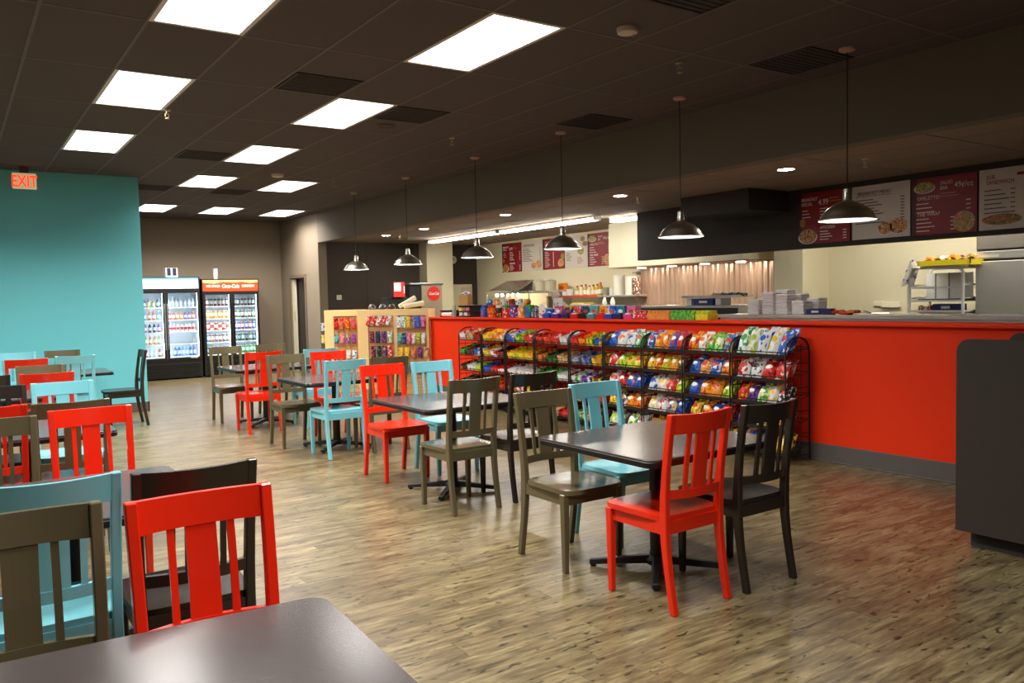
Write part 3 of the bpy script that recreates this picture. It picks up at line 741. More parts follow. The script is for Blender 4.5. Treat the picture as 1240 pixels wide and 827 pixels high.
def ink(w, scale=9.0, logo=True):
    p = w.split(); base = INK[p[0]]
    if len(p) > 2: o = INK[p[2]]; cols = (base[0], base[1], base[0], o[0]); lg = LOGO[p[2]] if p[0] != 'white' else INK[p[2]][0]
    else: cols = base; lg = LOGO[p[0]]
    return print_mat(cols, scale, .3, lg if logo else None)
_bm = {}
def bag(word, i, s, u, row, w, h, label, tilt=-.5):
    k = word
    if k not in _bm: _bm[k] = bag_mesh(sum(map(ord, word)), ink(word, 3.2))
    z = LIP[s] - .036 + SLOPE*(.045+.085*row); y = .045 + .085*row
    o = obj('snack_bag', _bm[k], None, rackpos(i, u, y, z), (tilt+random.uniform(-.06, .06), 0, FX+random.uniform(-.16, .16)))
    o.scale = (w, .088, h)
    return tag(o, label, 'snack bag', 'snack bags on the racks')
BAGS = {
 5: [['blue', 'white and orange', 'white and blue', 'green and white'], ['red and white', 'lime', 'lime and yellow', 'yellow'], ['white and red', 'red', 'blue and orange', 'blue'], ['yellow', 'black and white', 'orange', 'orange and red'], ['white and lime', 'black', 'green', 'white']],
 6: [['blue and white', 'orange and yellow', 'orange', 'blue and red', 'red'], ['yellow and red', 'orange', 'lime and orange', 'orange and lime', 'brown'], ['white and blue', 'white and yellow', 'red and white', 'lime'], ['white and yellow', 'white and red', 'tan and blue', 'blue'], ['yellow', 'orange', 'black', 'red']],
 7: [['orange and red', 'white and orange', 'green and yellow', 'green', 'blue and yellow'], ['blue', 'orange and white', 'blue and white', 'orange and red'], ['blue and purple', 'orange', 'orange and tan', 'lime'], ['yellow', 'orange and brown', 'blue', 'red'], ['blue', 'white', 'tan', 'yellow']],
 8: [['white and green', 'white and lime', 'white and blue', 'white and yellow', 'blue and white'], ['white and red', 'white and black', 'red', 'red and white'], ['red and yellow', 'purple', 'green', 'white and yellow', 'black and white'], ['blue and red', 'black', 'yellow and white', 'red and orange', 'orange and black'], ['tan and orange', 'blue', 'black', 'yellow', 'yellow and brown']]}
for i, sh in BAGS.items():
    W = RY[i]-RY[i+1]-.06
    for s, row in enumerate(sh):
        n = len(row)
        for r in (1, 0):
            for k, word in enumerate(row):
                if i == 8 and s == 1 and r == 0 and k > 2: pass
                w_ = W/n*.97; h_ = (.245 if i == 8 and s == 0 else .185 if s == 0 else .155) + random.uniform(-.008, .008)
                if i == 8 and s == 1: h_ = .175
                u = -W/2 + W*(k+.5)/n
                where = 'front' if r == 0 else 'behind'
                bag(word, i, s, u, r, w_, h_, f'{word} snack bag, {ORD[k]} from left, {where} row, {SHN[s]} shelf, {ORD[8-i]} rack from right')
# --- candy boxes
_tray = {}
def candy_box(word, i, s, u, w, label, hi=.06):
    key = (word, round(w, 3), hi)
    a = RX0
    if key not in _tray:
        t = thing('candy_box', label, 'candy box', (0, 0, 0), 0, 'candy boxes on the racks')
        D = .22; m = ink(word, 14.0, False)
        b = MB().box(-w/2, w/2, 0, D, 0, .006).box(-w/2, w/2, 0, .004, .006, hi).box(-w/2, w/2, D-.004, D, .006, hi*1.3).box(-w/2, -w/2+.003, .004, D-.004, .006, hi*1.1).box(w/2-.003, w/2, .004, D-.004, .006, hi*1.1)
        b.build('tray', m, t)
        n = max(2, int(w/.055)); bw_ = (w-.012)/n
        for k in range(n):
            z = hi*.66+random.uniform(-.004, .010)
            MB().box(-w/2+.006+bw_*k+.002, -w/2+.006+bw_*(k+1)-.002, .012, D-.012, .008, z).build('candy_bar', ink(word, 22.0, False), t, bevel=.006, seg=1)
        _tray[key] = t
    else: t = copy_tree(_tray[key])
    t['label'] = label
    t.location = rackpos(i, u, .012, LIP[s]-.036+.004); t.rotation_euler = (math.atan(SLOPE), 0, FX)
    return t
CANDY = {
 0: [['white and red', 'tan', 'red'], ['green and black', 'brown', 'blue and white'], ['black and orange', 'white and green', 'lime and white'], ['black', 'brown', 'tan'], ['brown', 'black', 'red']],
 1: [['yellow and orange', 'orange and white'], ['yellow', 'white and red', 'black and red'], ['blue', 'red', 'red and white'], ['orange and red', 'orange', 'red'], ['yellow', 'brown', 'tan']],
 2: [['blue and white', 'green and yellow', 'red and white'], ['yellow', 'yellow and lime', 'yellow and orange'], ['white and brown', 'white and tan', 'white and red'], ['orange', 'white and red', 'yellow'], ['lime', 'yellow', 'green']],
 3: [['red', 'red and orange', 'red and white', 'white'], ['brown and orange', 'black and green', 'tan'], ['green and black', 'green and white', 'white and red'], ['brown', 'red', 'yellow'], ['brown', 'tan', 'red']],
 4: [['red', 'orange and red', 'yellow and green', 'blue and yellow'], ['grey', 'grey and blue', 'yellow'], ['white and green', 'purple and white', 'brown and yellow'], ['yellow', 'blue', 'red'], ['green', 'tan', 'brown']]}
for i, sh in CANDY.items():
    W = RY[i]-RY[i+1]-.06
    for s, row in enumerate(sh):
        n = len(row); wds = [1.0]*n
        for k, word in enumerate(row):
            u = -W/2 + W*(k+.5)/n
            candy_box(word, i, s, u, W/n-.028, f'{word} candy box, {ORD[k]} from left, {SHN[s]} shelf, {ORD[i]} rack from wooden display', .078 if s < 2 else .066)

# ================================================================== WOODEN PRODUCT DISPLAYS
ANG = math.atan2(-.8, .87)
def display(cx, cy, W, label, secs, top=1.38):
    t = thing('product_display', label, 'display stand', (cx, cy, 0), ANG)
    MB().box(-W/2, W/2, .03, .45, 0, .08).build('plinth', WOOD2, t)
    MB().box(-W/2, W/2, .03, .45, .08, top-.02).build('core', WOOD, t)
    MB().box(-W/2, W/2, 0, .47, top-.02, top).build('top_board', WOOD, t)
    MB().box(-W/2, W/2, 0, .03, top-.10, top-.02).build('head_rail', WOOD, t)
    edges = [-W/2] + [e for sct in secs for e in sct] + [W/2]
    for a, b in zip(edges[::2], edges[1::2]):
        if b-a > .005: MB().box(a, b, 0, .03, .08, top-.10).build('stile', WOOD, t)
    for a, b in secs:
        z = .10
        while z < top-.12:
            MB().box(a, b, .018, .029, z, min(z+.078, top-.102)).build('slat_board', WOOD2, t, bevel=.002, seg=1); z += .084
    return t
def dpos(cx, cy, x, z, y=-.03):
    return (cx + math.cos(ANG)*x - math.sin(ANG)*y, cy + math.sin(ANG)*x + math.cos(ANG)*y, z)
def hang(cx, cy, x, ztop, w, h, word, label, slant=0, th=.022):
    w *= .86; h *= .88
    t = thing('hanging_pack', label, 'hanging pack', dpos(cx, cy, x, ztop), ANG, 'packs hanging on the wooden displays')
    MB().tube([(0, .048, .004), (0, -.03, .004), (0, -.034, .012)], .0028, 5).build('peg_hook', STEEL, t)
    MB().box(-w/2, w/2, -.002, .001, -h, .012).build('card', ink(word, 26.0, False), t, rot=(0, slant, 0))
    MB().prism(rrect(w*.82, h*.62, .012, 3), .002, th, Matrix(((1, 0, 0, 0), (0, 0, -1, 0), (0, 1, 0, -h*.60), (0, 0, 0, 1)))).build('blister', ink(word, 40.0, False), t, rot=(0, slant, 0), bevel=.004, seg=1)
    return t
D1 = (5.895, 12.0); D2 = (5.40, 12.95)
display(*D1, 1.18, 'pale wooden pegboard display beside the red counter', [(-.42, .01), (.065, .545)])
display(*D2, .58, 'narrower pale wooden display behind the pegboard one', [(-.13, .28)])
def prow(D, x0, x1, z, w, h, words, rown, dn, **k):
    n = len(words)
    for i, wd in enumerate(words):
        hang(*D, x0+(x1-x0)*(i+.5)/n, z, w, h, wd, f'{wd} pack, {ORD[i]} from left, {rown} row, {dn}', **k)
prow(D1, -.41, .0, 1.265, .075, .17, ['red and white', 'red and white', 'white and red', 'red and white', 'white and red'], 'top', 'left bay of pegboard display', slant=.35)
prow(D1, -.40, .0, 1.02, .085, .20, ['black and pink', 'black and blue', 'navy and pink', 'white and green'], 'middle', 'left bay of pegboard display')
prow(D1, -.38, .0, .785, .085, .20, ['black and pink', 'black and teal', 'navy and orange', 'red and white'], 'bottom', 'left bay of pegboard display')
prow(D1, .07, .545, 1.255, .085, .21, ['white and black', 'white and green', 'yellow and red', 'grey and purple', 'blue and grey', 'pink'], 'top', 'right bay of pegboard display')
prow(D1, .07, .545, .985, .075, .19, ['teal', 'navy and teal', 'pink', 'white and orange', 'lime and navy', 'white and purple'], 'second', 'right bay of pegboard display')
prow(D1, .07, .60, .755, .09, .18, ['yellow', 'yellow and orange', 'orange and blue', 'navy and pink', 'tan and brown'], 'third', 'right bay of pegboard display')
prow(D1, .07, .545, .50, .085, .17, ['black and purple', 'grey', 'navy', 'black and orange', 'brown'], 'lowest', 'right bay of pegboard display')
prow(D2, -.13, .28, 1.24, .09, .21, ['red and black', 'red and tan', 'red and yellow', 'red and grey'], 'top', 'narrower wooden display')
prow(D2, -.13, .28, .965, .085, .17, ['teal and purple', 'pink and tan', 'purple and yellow', 'purple and pink'], 'second', 'narrower wooden display')
prow(D2, -.13, .28, .70, .085, .16, ['blue', 'yellow and white', 'white', 'white and blue'], 'third', 'narrower wooden display')
# dark wire floor stand left of the displays
t = thing('wire_stand', 'dark wire floor stand left of the wooden displays', 'stand', (6.0, 15.1, 0))
MB().lathe([(.16, 0), (.16, .015), (.02, .03)], 14).build('base', BLACK, t)
MB().tube([(0, 0, .02), (0, 0, 1.28)], .012, 6).build('pole', BLACK, t)
for z in (.55, .85, 1.08):
    MB().tube([(.13*math.cos(k*PI/5), .13*math.sin(k*PI/5), z) for k in range(10)], .006, 5, True).tube([(.13*math.cos(k*PI/5), .13*math.sin(k*PI/5), z-.12) for k in range(10)], .006, 5, True).lathe([(.012, z-.12), (.13, z-.12)], 12, cap=False).build('basket', BLACK, t)
for k, (z, wd) in enumerate(((.73, 'yellow and white'), (.96, 'white and purple'))):
    o = MB().box(-.06, .06, -.05, .05, 0, .16).build('small_carton', ink(wd, 20, False), None, (6.0-.06, 15.1-.06, z+.002)); tag(o, f'{wd} carton in the {"lower" if k == 0 else "upper"} basket of the wire stand', 'carton', 'cartons in the wire stand')

# ================================================================== ON THE RED COUNTER
TZ = 1.2455
def canister(y, z, h, r, body, cap, label, x=6.56):
    t = thing('gum_canister', label, 'canister', (x, y, z), FX, 'canisters on the counter')
    MB().prism(rrect(r*2, r*1.5, r*.4, 3), 0, h*.78).build('body', ink(body, 22.0, False), t, bevel=.004, seg=1)
    MB().prism(rrect(r*1.7, r*1.3, r*.4, 3), h*.78, h).build('cap', mat(INK[cap][0], .4), t, bevel=.004, seg=1)
for k, (y, b, c) in enumerate(((10.27, 'blue and orange', 'blue'), (10.07, 'orange and red', 'red'), (9.87, 'black and orange', 'white'), (9.69, 'red and white', 'green'), (9.49, 'purple and white', 'purple'), (9.30, 'orange and white', 'tan'), (9.12, 'blue and green', 'green'))):
    canister(y, TZ, .175, .068, b, c, f'{b} canister, {ORD[k]} from left in the counter row')
for k, (y, b, c) in enumerate(((10.17, 'blue and white', 'teal'), (9.97, 'orange and white', 'orange'), (9.78, 'white and green', 'white'), (9.585, 'brown and red', 'red'), (9.395, 'white and blue', 'white'), (9.21, 'orange and brown', 'tan'))):
    canister(y, TZ+.176, .085, .05, b, c, f'small {b} canister stacked on the counter row, {ORD[k]} from left', 6.58)
# round black wire basket
t = thing('wire_basket', 'black rounded wire basket beside the canisters', 'basket', (6.56, 8.99, TZ))
for k in range(6):
    a = k*PI/6; MB().tube([(.085*math.cos(a)*math.cos(q), .085*math.sin(a)*math.cos(q), .002+.165*math.sin(q)) for q in [PI*j/10 for j in range(11)]], .004, 4).build('rib', mat('#30343a', .4), t)
for r, z in ((.085, .004), (.074, .09)): MB().tube([(r*math.cos(k*PI/8), r*math.sin(k*PI/8), z) for k in range(16)], .004, 4, True).build('ring', mat('#30343a', .4), t)
MB().lathe([(.001, .004), (.06, .004), (.066, .06), (.04, .12), (.001, .14)], 12).build('filling', ink('grey and white', 30, False), t, smooth=True)
t = thing('donation_box', 'white box with red markings on the counter', 'box', (6.55, 8.84, TZ), FX)
MB().box(-.07, .07, 0, .12, 0, .13).build('carton', WHITE, t, bevel=.004); MB().prism([(-.07, .13), (.07, .13), (.03, .19), (-.05, .18)], 0, .004, Matrix(((1, 0, 0, 0), (0, 0, -1, .004), (0, 1, 0, 0), (0, 0, 0, 1)))).build('flap', WHITE, t)
for x, z in ((-.03, .05), (.035, .085), (.0, .03)): MB().box(x-.018, x+.018, -.0015, 0, z-.01, z+.01).build('marking', mat('#d5412c', .5), t)
t = thing('price_card', 'white price card with red number standing on the counter', 'sign', (6.70, 8.70, TZ), FX)
MB().box(-.10, .10, 0, .004, .02, .265).build('card', WHITE, t, rot=(-.08, 0, 0)); MB().box(-.08, .08, -.02, .05, 0, .02).build('foot', mat('#d8d8d8', .3), t)
text('15', .13, mat('#c8352b', .5), t, 0, .11, -.012, align='CENTER')
MED = [(8.60, 'blue', 'blue'), (8.41, 'pink', 'purple'), (8.205, 'navy and yellow', 'navy'), (8.02, 'red and white', 'red'), (7.845, 'navy and yellow', 'black'), (7.695, 'teal and white', 'teal'), (7.52, 'orange and yellow', 'red'), (7.37, 'blue and white', 'blue'), (7.21, 'blue and green', 'navy'), (7.03, 'pink and tan', 'pink')]
for k, (y, a, b) in enumerate(MED):
    t = thing('sachet_dispenser', f'{a} sachet dispenser box, {ORD[k]} from left on the counter', 'dispenser box', (6.44, y, TZ), FX, 'sachet dispensers on the counter')
    MB().box(-.072, .072, .05, .14, .0, .155 if k else .12).build('carton', ink(a, 24, True), t, bevel=.003, seg=1)
    MB().add([(-.072, 0, 0), (.072, 0, 0), (.072, .05, 0), (-.072, .05, 0), (-.072, -.012, .055), (.072, -.012, .055), (.072, .05, .065), (-.072, .05, .065)], [(0, 3, 2, 1), (0, 1, 5, 4), (1, 2, 6, 5), (2, 3, 7, 6), (3, 0, 4, 7), (4, 5, 6, 7)]).build('chute', mat(INK[b][0], .4), t)
    MB().box(-.04, .04, -.004, .04, .056, .072).build('sachet', WHITE if k % 2 else mat(INK[b][1], .4), t)
for k, (y0, y1, wd) in enumerate(((6.93, 6.71, 'red and white'), (6.70, 6.35, 'orange and tan'), (6.34, 5.99, 'green and lime'), (5.98, 5.80, 'lime and yellow'))):
    t = thing('gum_tray', f'{wd} flat gum tray, {ORD[k]} from left at end of counter row', 'gum tray', (6.42, (y0+y1)/2, TZ), FX, 'flat gum trays')
    W = y0-y1-.01
    MB().box(-W/2, W/2, 0, .16, 0, .07).build('tray', ink(wd, 26, False), t, bevel=.003, seg=1)
    n = max(3, int(W/.055))
    for i in range(n):
        q = W/n; MB().box(-W/2+q*i+.004, -W/2+q*(i+1)-.004, .01, .15, .07, .10).build('gum_pack', ink(wd, 40, False), t, bevel=.003, seg=1)
# left end: tiered trays, carton, paper rolls
t = thing('tiered_tray', 'black tiered counter tray beside the cardboard box', 'tray', (6.58, 11.30, TZ), FX)
for z in (0, .085): MB().box(-.16, .16, -.12, .12, z, z+.022).build('tier', BLACK, t, bevel=.004)
for x in (-.15, .15): MB().box(x-.006, x+.006, -.1, .1, .022, .085).build('support', BLACK, t)
t2 = thing('tiered_tray', 'black tiered counter tray left of the canisters', 'tray', (6.58, 10.72, TZ), FX)
for z in (0, .075, .16): MB().box(-.17, .17, -.12, .12, z, z+.02).build('tier', BLACK, t2, bevel=.004)
for x in (-.16, .16): MB().box(x-.006, x+.006, -.1, .1, .02, .16).build('support', BLACK, t2)
for k, (u, z, wd, yy) in enumerate(((-.11, .0225, 'red and orange', 11.30), (0.0, .0225, 'white and green', 11.30), (.10, .0225, 'red and white', 11.30), (-.1, .0955, 'yellow and orange', 10.72), (.0, .0955, 'green and red', 10.72), (.11, .0955, 'pink and red', 10.72), (-.09, .0205, 'white and grey', 10.72), (.05, .0205, 'white and tan', 10.72))):
    o = MB().box(-.045, .045, -.10, .06, 0, .05).build('lighter_box', ink(wd, 40, False), None, (6.58-.02, yy-u, TZ+z), (0, 0, FX), bevel=.003, seg=1)
    tag(o, f'{wd} lighter box on the {"second" if yy < 11 else "first"} black tray', 'box', 'small boxes on the black trays')
t = thing('cardboard_carton', 'brown cardboard carton standing behind the black trays', 'carton', (6.66, 11.05, TZ), FX)
MB().box(-.13, .13, -.0, .09, .0, .34).build('box', CARD, t, bevel=.003); MB().box(-.132, .132, -.002, .0, .14, .175).build('tape', mat('#cdb98c', .3), t)
o = MB().add([(-.1, 0, 0), (.08, -.01, 0), (.11, .07, 0), (-.08, .08, 0), (-.09, .01, .03), (.07, 0, .045), (.09, .06, .04), (-.06, .07, .05)], [(0, 3, 2, 1), (4, 5, 6, 7), (0, 1, 5, 4), (1, 2, 6, 5), (2, 3, 7, 6), (3, 0, 4, 7)]).build('plastic_bag', ink('white and purple', 20, False), None, (6.67, 11.05, TZ+.341), (0, 0, FX), bevel=.01)
tag(o, 'crumpled pale plastic bag on top of the cardboard carton', 'plastic bag')
o = tag(MB().lathe([(.001, 0), (.035, 0), (.036, .3), (.001, .3)], 16).build('paper_roll', mat('#e9e2cf', .6), None, (6.48, 11.38, TZ+.037), (PI/2, 0, 0), smooth=True), 'white paper roll lying along the counter edge', 'paper roll')
t = thing('pen_cup', 'clear cup of pens on the counter', 'pen cup', (6.47, 11.02, TZ))
MB().lathe([(.028, 0), (.034, .11), (.031, .11), (.026, .004)], 12).build('cup', mat('#b9c2bf', .15, .3), t, smooth=True)
for k in range(5): MB().tube([(.008*math.cos(k*1.3), .008*math.sin(k*1.3), .006), (.026*math.cos(k*1.3), .026*math.sin(k*1.3), .15+.01*k)], .004, 5).build('pen', mat(('#2f7a45', '#1a1a1a', '#c9c9c9', '#8a8a8a', '#3a3a3a')[k], .4), t)
# cup sleeves and lids lying on the wooden display
for k, (a, b, l) in enumerate((((6.08, 12.12, 1.425), (6.36, 12.10, 1.56), 'upper slanting sleeve of cream paper cups on the display'), ((6.10, 12.0, 1.425), (6.42, 11.92, 1.47), 'lower sleeve of cream paper cups on the display'))):
    A, B = Vector(a), Vector(b); dv = (B-A)
    o = MB().lathe([(.001, 0), (.036, 0), (.040, dv.length*.5), (.044, dv.length), (.001, dv.length)], 16).build('cup_sleeve', mat('#e6dcc0', .6), None, a, smooth=40)
    o.rotation_euler = dv.to_track_quat('Z', 'Y').to_euler(); tag(o, l, 'cup sleeve', 'cream cup sleeves')
for k, (x, y, wd) in enumerate(((5.88, 12.33, 'black and grey'), (6.0, 12.25, 'black and brown'), (5.72, 12.40, 'black'))):
    o = MB().lathe([(.05, 0), (.065, .02), (.06, .05), (.03, .085), (.001, .09)], 14).build('cup_lid_stack', ink(wd, 30, False), None, (x, y, 1.381), smooth=50); tag(o, f'{wd} dome lid pile on the wooden display, {ORD[k]} from right' if k < 2 else 'black dome lid pile on the display, farthest left', 'lids', 'lid piles on the display')

# ================================================================== DRINK STATION IN THE ALCOVE
t = thing('drink_counter', 'dark drink counter in the alcove behind the wooden display', 'counter', (7.7, 14.75, 0))
MB().box(-.85, .85, -.35, .40, .1, .98).build('body', mat('#2b2521', .6), t); MB().box(-.88, .88, -.40, .42, .98, 1.02).build('worktop', mat('#1f1c1b', .3), t); MB().box(-.8, .8, -.28, .38, 0, .1).build('plinth', BLACK, t)
t = thing('soda_machine', 'steel soda machine with round red logo disc', 'soda machine', (7.86, 14.55, 1.02))
MB().box(-.09, .38, -.05, .50, 0, .80).build('steel_front', mat('#b9ab94', .35, .7), t, bevel=.006)
MB().box(-.34, -.09, -.03, .50, .0, .78).build('dark_side', BLACK, t)
MB().box(-.37, .40, -.08, .52, .80, .84).build('lid', mat('#8f9294', .3, .8), t, bevel=.008)
ds = MB().lathe([(.001, 0), (.145, 0), (.145, .006), (.001, .006)], 32).build('logo_disc', mat('#df2a1c', .35), t, (.185, -.052, .625), (PI/2, 0, 0))
text('Coca-Cola', .085, mat('#f6f2ea', .4), t, .185, .597, -.061, align='CENTER', shear=.28, bold=.015, sx=.62)
t = thing('drink_dispenser', 'black drink dispenser with bright red and white sign', 'dispenser', (7.18, 14.3, 1.02))
MB().box(-.20, .20, .06, .40, 0, .56).build('body', BLACK, t, bevel=.01); MB().box(-.24, .24, -.06, .40, 0, .04).build('drip_tray', mat('#4a4a4a', .3, .7), t)
MB().box(-.13, .125, .0, .10, .56, .865).build('sign_box', BLACK, t)
MB().box(-.12, .115, -.008, .0, .57, .855).build('sign_face', mat('#e0281c', .4, emit=.6, ecol='#e0281c'), t)
MB().box(-.11, .03, -.012, -.008, .68, .84).build('sign_patch', mat('#f4f0f2', .4, emit=.6, ecol='#f4f0f2'), t)
text('1', .20, mat('#f6e8e4', .4, emit=.5, ecol='#f6e8e4'), t, .05, .64, -.013)
for k in range(4): MB().lathe([(.012, 0), (.02, .04), (.022, .09)], 10, Matrix.Translation((-.15+.1*k, .02, .30))).build('valve', mat(('#aa2222', '#222222', '#225533', '#333333')[k], .4), t)
o = tag(MB().lathe([(.085, 0), (.09, .006), (.09, .03), (.075, .03), (.075, .018), (.001, .018)], 24).build('wall_clock', mat('#d8d4c8', .5), None, (9.74, 16.595, 2.44), (PI/2, 0, 0), smooth=40), 'round grey wall clock on the dark hall wall', 'clock')
o['label'] = 'round grey wall clock on the dark hall wall'
o = MB().box(-.005, .005, -.003, .003, 0, .05).box(0, .035, -.003, .003, -.004, .004).build('clock_hands', BLACK, o, (0, 0, .021), (-PI/2, 0, 0))
t = thing('freezer', 'tall cream freezer cabinet in the hall below the clock', 'freezer', (9.70, 16.2, 0))
MB().box(-.31, .31, 0, .38, .03, 1.86).build('body', mat('#cfc6a8', .5), t, bevel=.01); MB().box(-.0, .3, -.02, 0, .1, 1.8).build('door', mat('#bdb497', .5), t, bevel=.006); MB().tube([(.03, -.02, 1.55), (.03, -.06, 1.53), (.03, -.06, 1.3), (.03, -.02, 1.28)], .012, 6).build('handle', BLACK, t)
for x in (-.25, .25): MB().box(x-.03, x+.03, .05, .11, 0, .03).build('foot', BLACK, t)
o = tag(MB().box(-.055, .055, -.006, 0, -.05, .05).build('wall_plate', mat('#d8d0b4', .4), None, (6.775, 16.3, 1.615), bevel=.003), 'small cream switch plate on the dark alcove wall', 'switch plate')
MB().box(-.02, .02, -.012, -.006, -.02, .02).build('rocker', mat('#c9c1a4', .4), o)

# ================================================================== KITCHEN
HD = thing('range_hood', 'cream extractor hood box with copper trimmed lower edge', 'hood', (9.65, 9.515, 2.0), FX)
MB().box(-1.485, 1.485, 0, .75, .012, .78).build('canopy', mat('#dcd4b8', .5), HD)
MB().box(-1.485, 1.485, 0, .75, 0, .012).build('trim', mat('#8a5a3c', .4, .5), HD)
for k in range(4): MB().lathe([(.001, 0), (.07, 0), (.075, .006)], 14, Matrix.Translation((-1.1+.73*k, .42, -.006))).build('added_hood_lamp', mat('#ffffff', .4, emit=60, ecol=(1, .9, .74)), HD, smooth=True)  # lamps added under the hood to brighten the backsplash
RIB = thing('ribbed_backsplash', 'shiny ribbed copper coloured metal backsplash under the hood', 'backsplash', (10.385, 9.515, 1.02), FX)
cm_ = mat('#cfae96', .3, .55)
n = 27; rm = MB().add([(0, 0, 0), (.03, -.012, 0), (.08, -.012, 0), (.108, 0, 0), (0, 0, .98), (.03, -.012, .98), (.08, -.012, .98), (.108, 0, .98), (0, .01, 0), (.108, .01, 0), (0, .01, .98), (.108, .01, .98)], [(0, 1, 5, 4), (1, 2, 6, 5), (2, 3, 7, 6), (8, 10, 11, 9), (0, 4, 10, 8), (3, 9, 11, 7), (0, 8, 9, 3, 2, 1), (4, 5, 6, 7, 11, 10)]).mesh('rib_panel', cm_)
for k in range(n): obj('rib_panel', rm, RIB, (-1.485+.11*k, 0, 0))
GR = thing('cooking_range', 'long steel cooking range under the hood', 'range', (9.72, 9.515, 0), FX)
MB().box(-1.4, 1.4, 0, .60, .1, 1.0).build('body', STEEL, GR); MB().box(-1.42, 1.42, -.02, .62, 1.0, 1.03).build('griddle', mat('#3a3634', .4, .5), GR); MB().box(-1.3, 1.3, .03, .55, 0, .1).build('base', BLACK, GR)
sh = thing('gas_valve', 'small brass valve on the end of the backsplash', 'valve', (10.34, 10.98, 1.93), FX)
MB().tube([(-.16, 0, 0), (.06, 0, 0)], .012, 6).build('pipe', mat('#a8895a', .3, .8), sh); MB().box(-.03, .03, -.03, .03, -.04, .02).build('body', mat('#6f665a', .4, .6), sh)
# black fronted prep unit with trays on it
t = thing('prep_unit', 'black fronted prep unit with steel top and corner', 'counter', (8.2, 7.80, 0), FX)
MB().box(-.90, .90, .0, .62, .08, 1.33).build('body', mat('#26211f', .45), t); MB().box(-.95, .93, -.02, .64, 1.33, 1.365).build('steel_top', STEEL, t, bevel=.004); MB().box(.90, .935, -.012, .62, .08, 1.33).build('steel_corner', STEEL, t); MB().box(-.88, .88, .04, .58, 0, .08).build('plinth', BLACK, t)
t = thing('sheet_pan', 'steel sheet pan resting on a blue box on the prep unit', 'pan', (8.5, 7.50, 1.462), FX)
MB().box(-.45, .45, -.2, .2, 0, .006).box(-.45, .45, -.21, -.2, 0, .035).box(-.45, .45, .2, .21, 0, .035).box(-.46, -.45, -.21, .21, 0, .035).box(.45, .46, -.21, .21, 0, .035).build('pan', STEEL, t)
o = tag(MB().box(-.17, .17, -.1, .1, 0, .09).build('foil_box', mat('#26407f', .4), None, (8.42, 7.60, 1.366), (0, 0, FX), bevel=.004), 'blue foil box under the steel sheet pan', 'box'); MB().box(-.07, .07, -.103, -.1, .03, .06).build('label_patch', WHITE, o)
o = tag(MB().box(-.05, .05, -.1, .1, 0, .09).build('white_tub', WHITE, None, (8.42, 7.86, 1.366), (0, 0, FX), bevel=.01), 'white tub left of the blue foil box', 'tub'); MB().box(-.052, .052, -.102, .102, .075, .088).build('rim', mat('#d8d6d0', .4), o)
o = tag(MB().box(-.05, .05, -.1, .1, 0, .09).build('white_tub', WHITE, None, (8.42, 7.34, 1.366), (0, 0, FX), bevel=.01), 'white tub right of the blue foil box', 'tub'); MB().box(-.052, .052, -.102, .102, .075, .088).build('rim', mat('#d8d6d0', .4), o)
for k, (y, wd) in enumerate(((7.42, 'tan'), (7.25, 'black'), (7.12, 'black'))):
    o = MB().sheet(lambda u, v: ((u-.5)*.17, (v-.5)*.16, .03+.02*math.sin(7*u+k)*math.cos(5*v)), 6, 5, .03, 2).build('bread_loaf' if k == 0 else 'oven_mitt', ink(wd, 30, False), None, (8.46, y, 1.470), (0, 0, FX), smooth=60)
    tag(o, ('flat tan bread on the steel sheet pan', 'black oven mitt on the sheet pan', 'black oven mitt at right end of the sheet pan')[k], ('bread', 'mitt', 'mitt')[k])
# steel servery behind the red wall, right part
t = thing('servery_counter', 'stainless steel servery counter behind the red wall', 'counter', (6.76, 2.2, 0), FX)
MB().box(-4.0, 4.0, 0, .34, .1, 1.14).build('base', STEEL, t); MB().box(-4.0, 4.0, 0, .36, 1.14, 1.17).build('worktop', STEEL, t)
MB().box(-4.05, 4.0, .36, .86, .1, 1.25).build('ledge_base', STEEL, t); MB().box(-4.08, 4.0, .34, .88, 1.25, 1.285).build('ledge', mat('#dedbd3', .22, .35), t, bevel=.004)
for x in (-3.05, -2.55, -1.55, -1.35): MB().tube([(x, .16, 1.17), (x, .16, 1.235)], .012, 8).build('post', STEEL_B, t)
MB().box(-2.9, -2.6, .10, .24, 1.17, 1.215).build('pan_insert', mat('#e8e4d8', .4), t); MB().box(-1.9, -1.6, .08, .22, 1.17, 1.20).build('pan_insert', mat('#2a2826', .4), t)
# foam boxes, stacked
fm = MB().box(-.075, .075, -.075, .075, 0, .024).mesh('clamshell', mat('#faf5f3', .5), bevel=.008, seg=1)
sp_ = [(7.22, 5.82, 7), (7.40, 5.79, 9), (7.24, 5.645, 10), (7.42, 5.60, 11), (7.24, 5.47, 9), (7.42, 5.43, 9), (7.24, 5.27, 6), (7.42, 5.22, 7)]
nn = 0
for k, (x, y, c) in enumerate(sp_):
    for q in range(c):
        o = obj('foam_box', fm, None, (x, y, 1.2855+.0235*q), (0, 0, FX+random.uniform(-.04, .04)))
        tag(o, f'white foam takeout box, {ORD[q]} from bottom in the {ORD[k//2]} {"front" if k % 2 == 0 else "rear"} stack', 'foam box', 'stacked foam boxes on the servery')
for k, (y0, y1, l) in enumerate(((5.17, 4.94, 'dark blue film box on the steel servery ledge'),)):
    o = tag(MB().box(-.14, .14, -.04, .04, 0, .06).build('film_box', mat('#1f2c5c', .4), None, (7.2, 5.02, 1.2855), (0, 0, FX), bevel=.003), l, 'box'); MB().box(-.08, -.0, -.042, -.04, .02, .04).build('label_patch', WHITE, o)
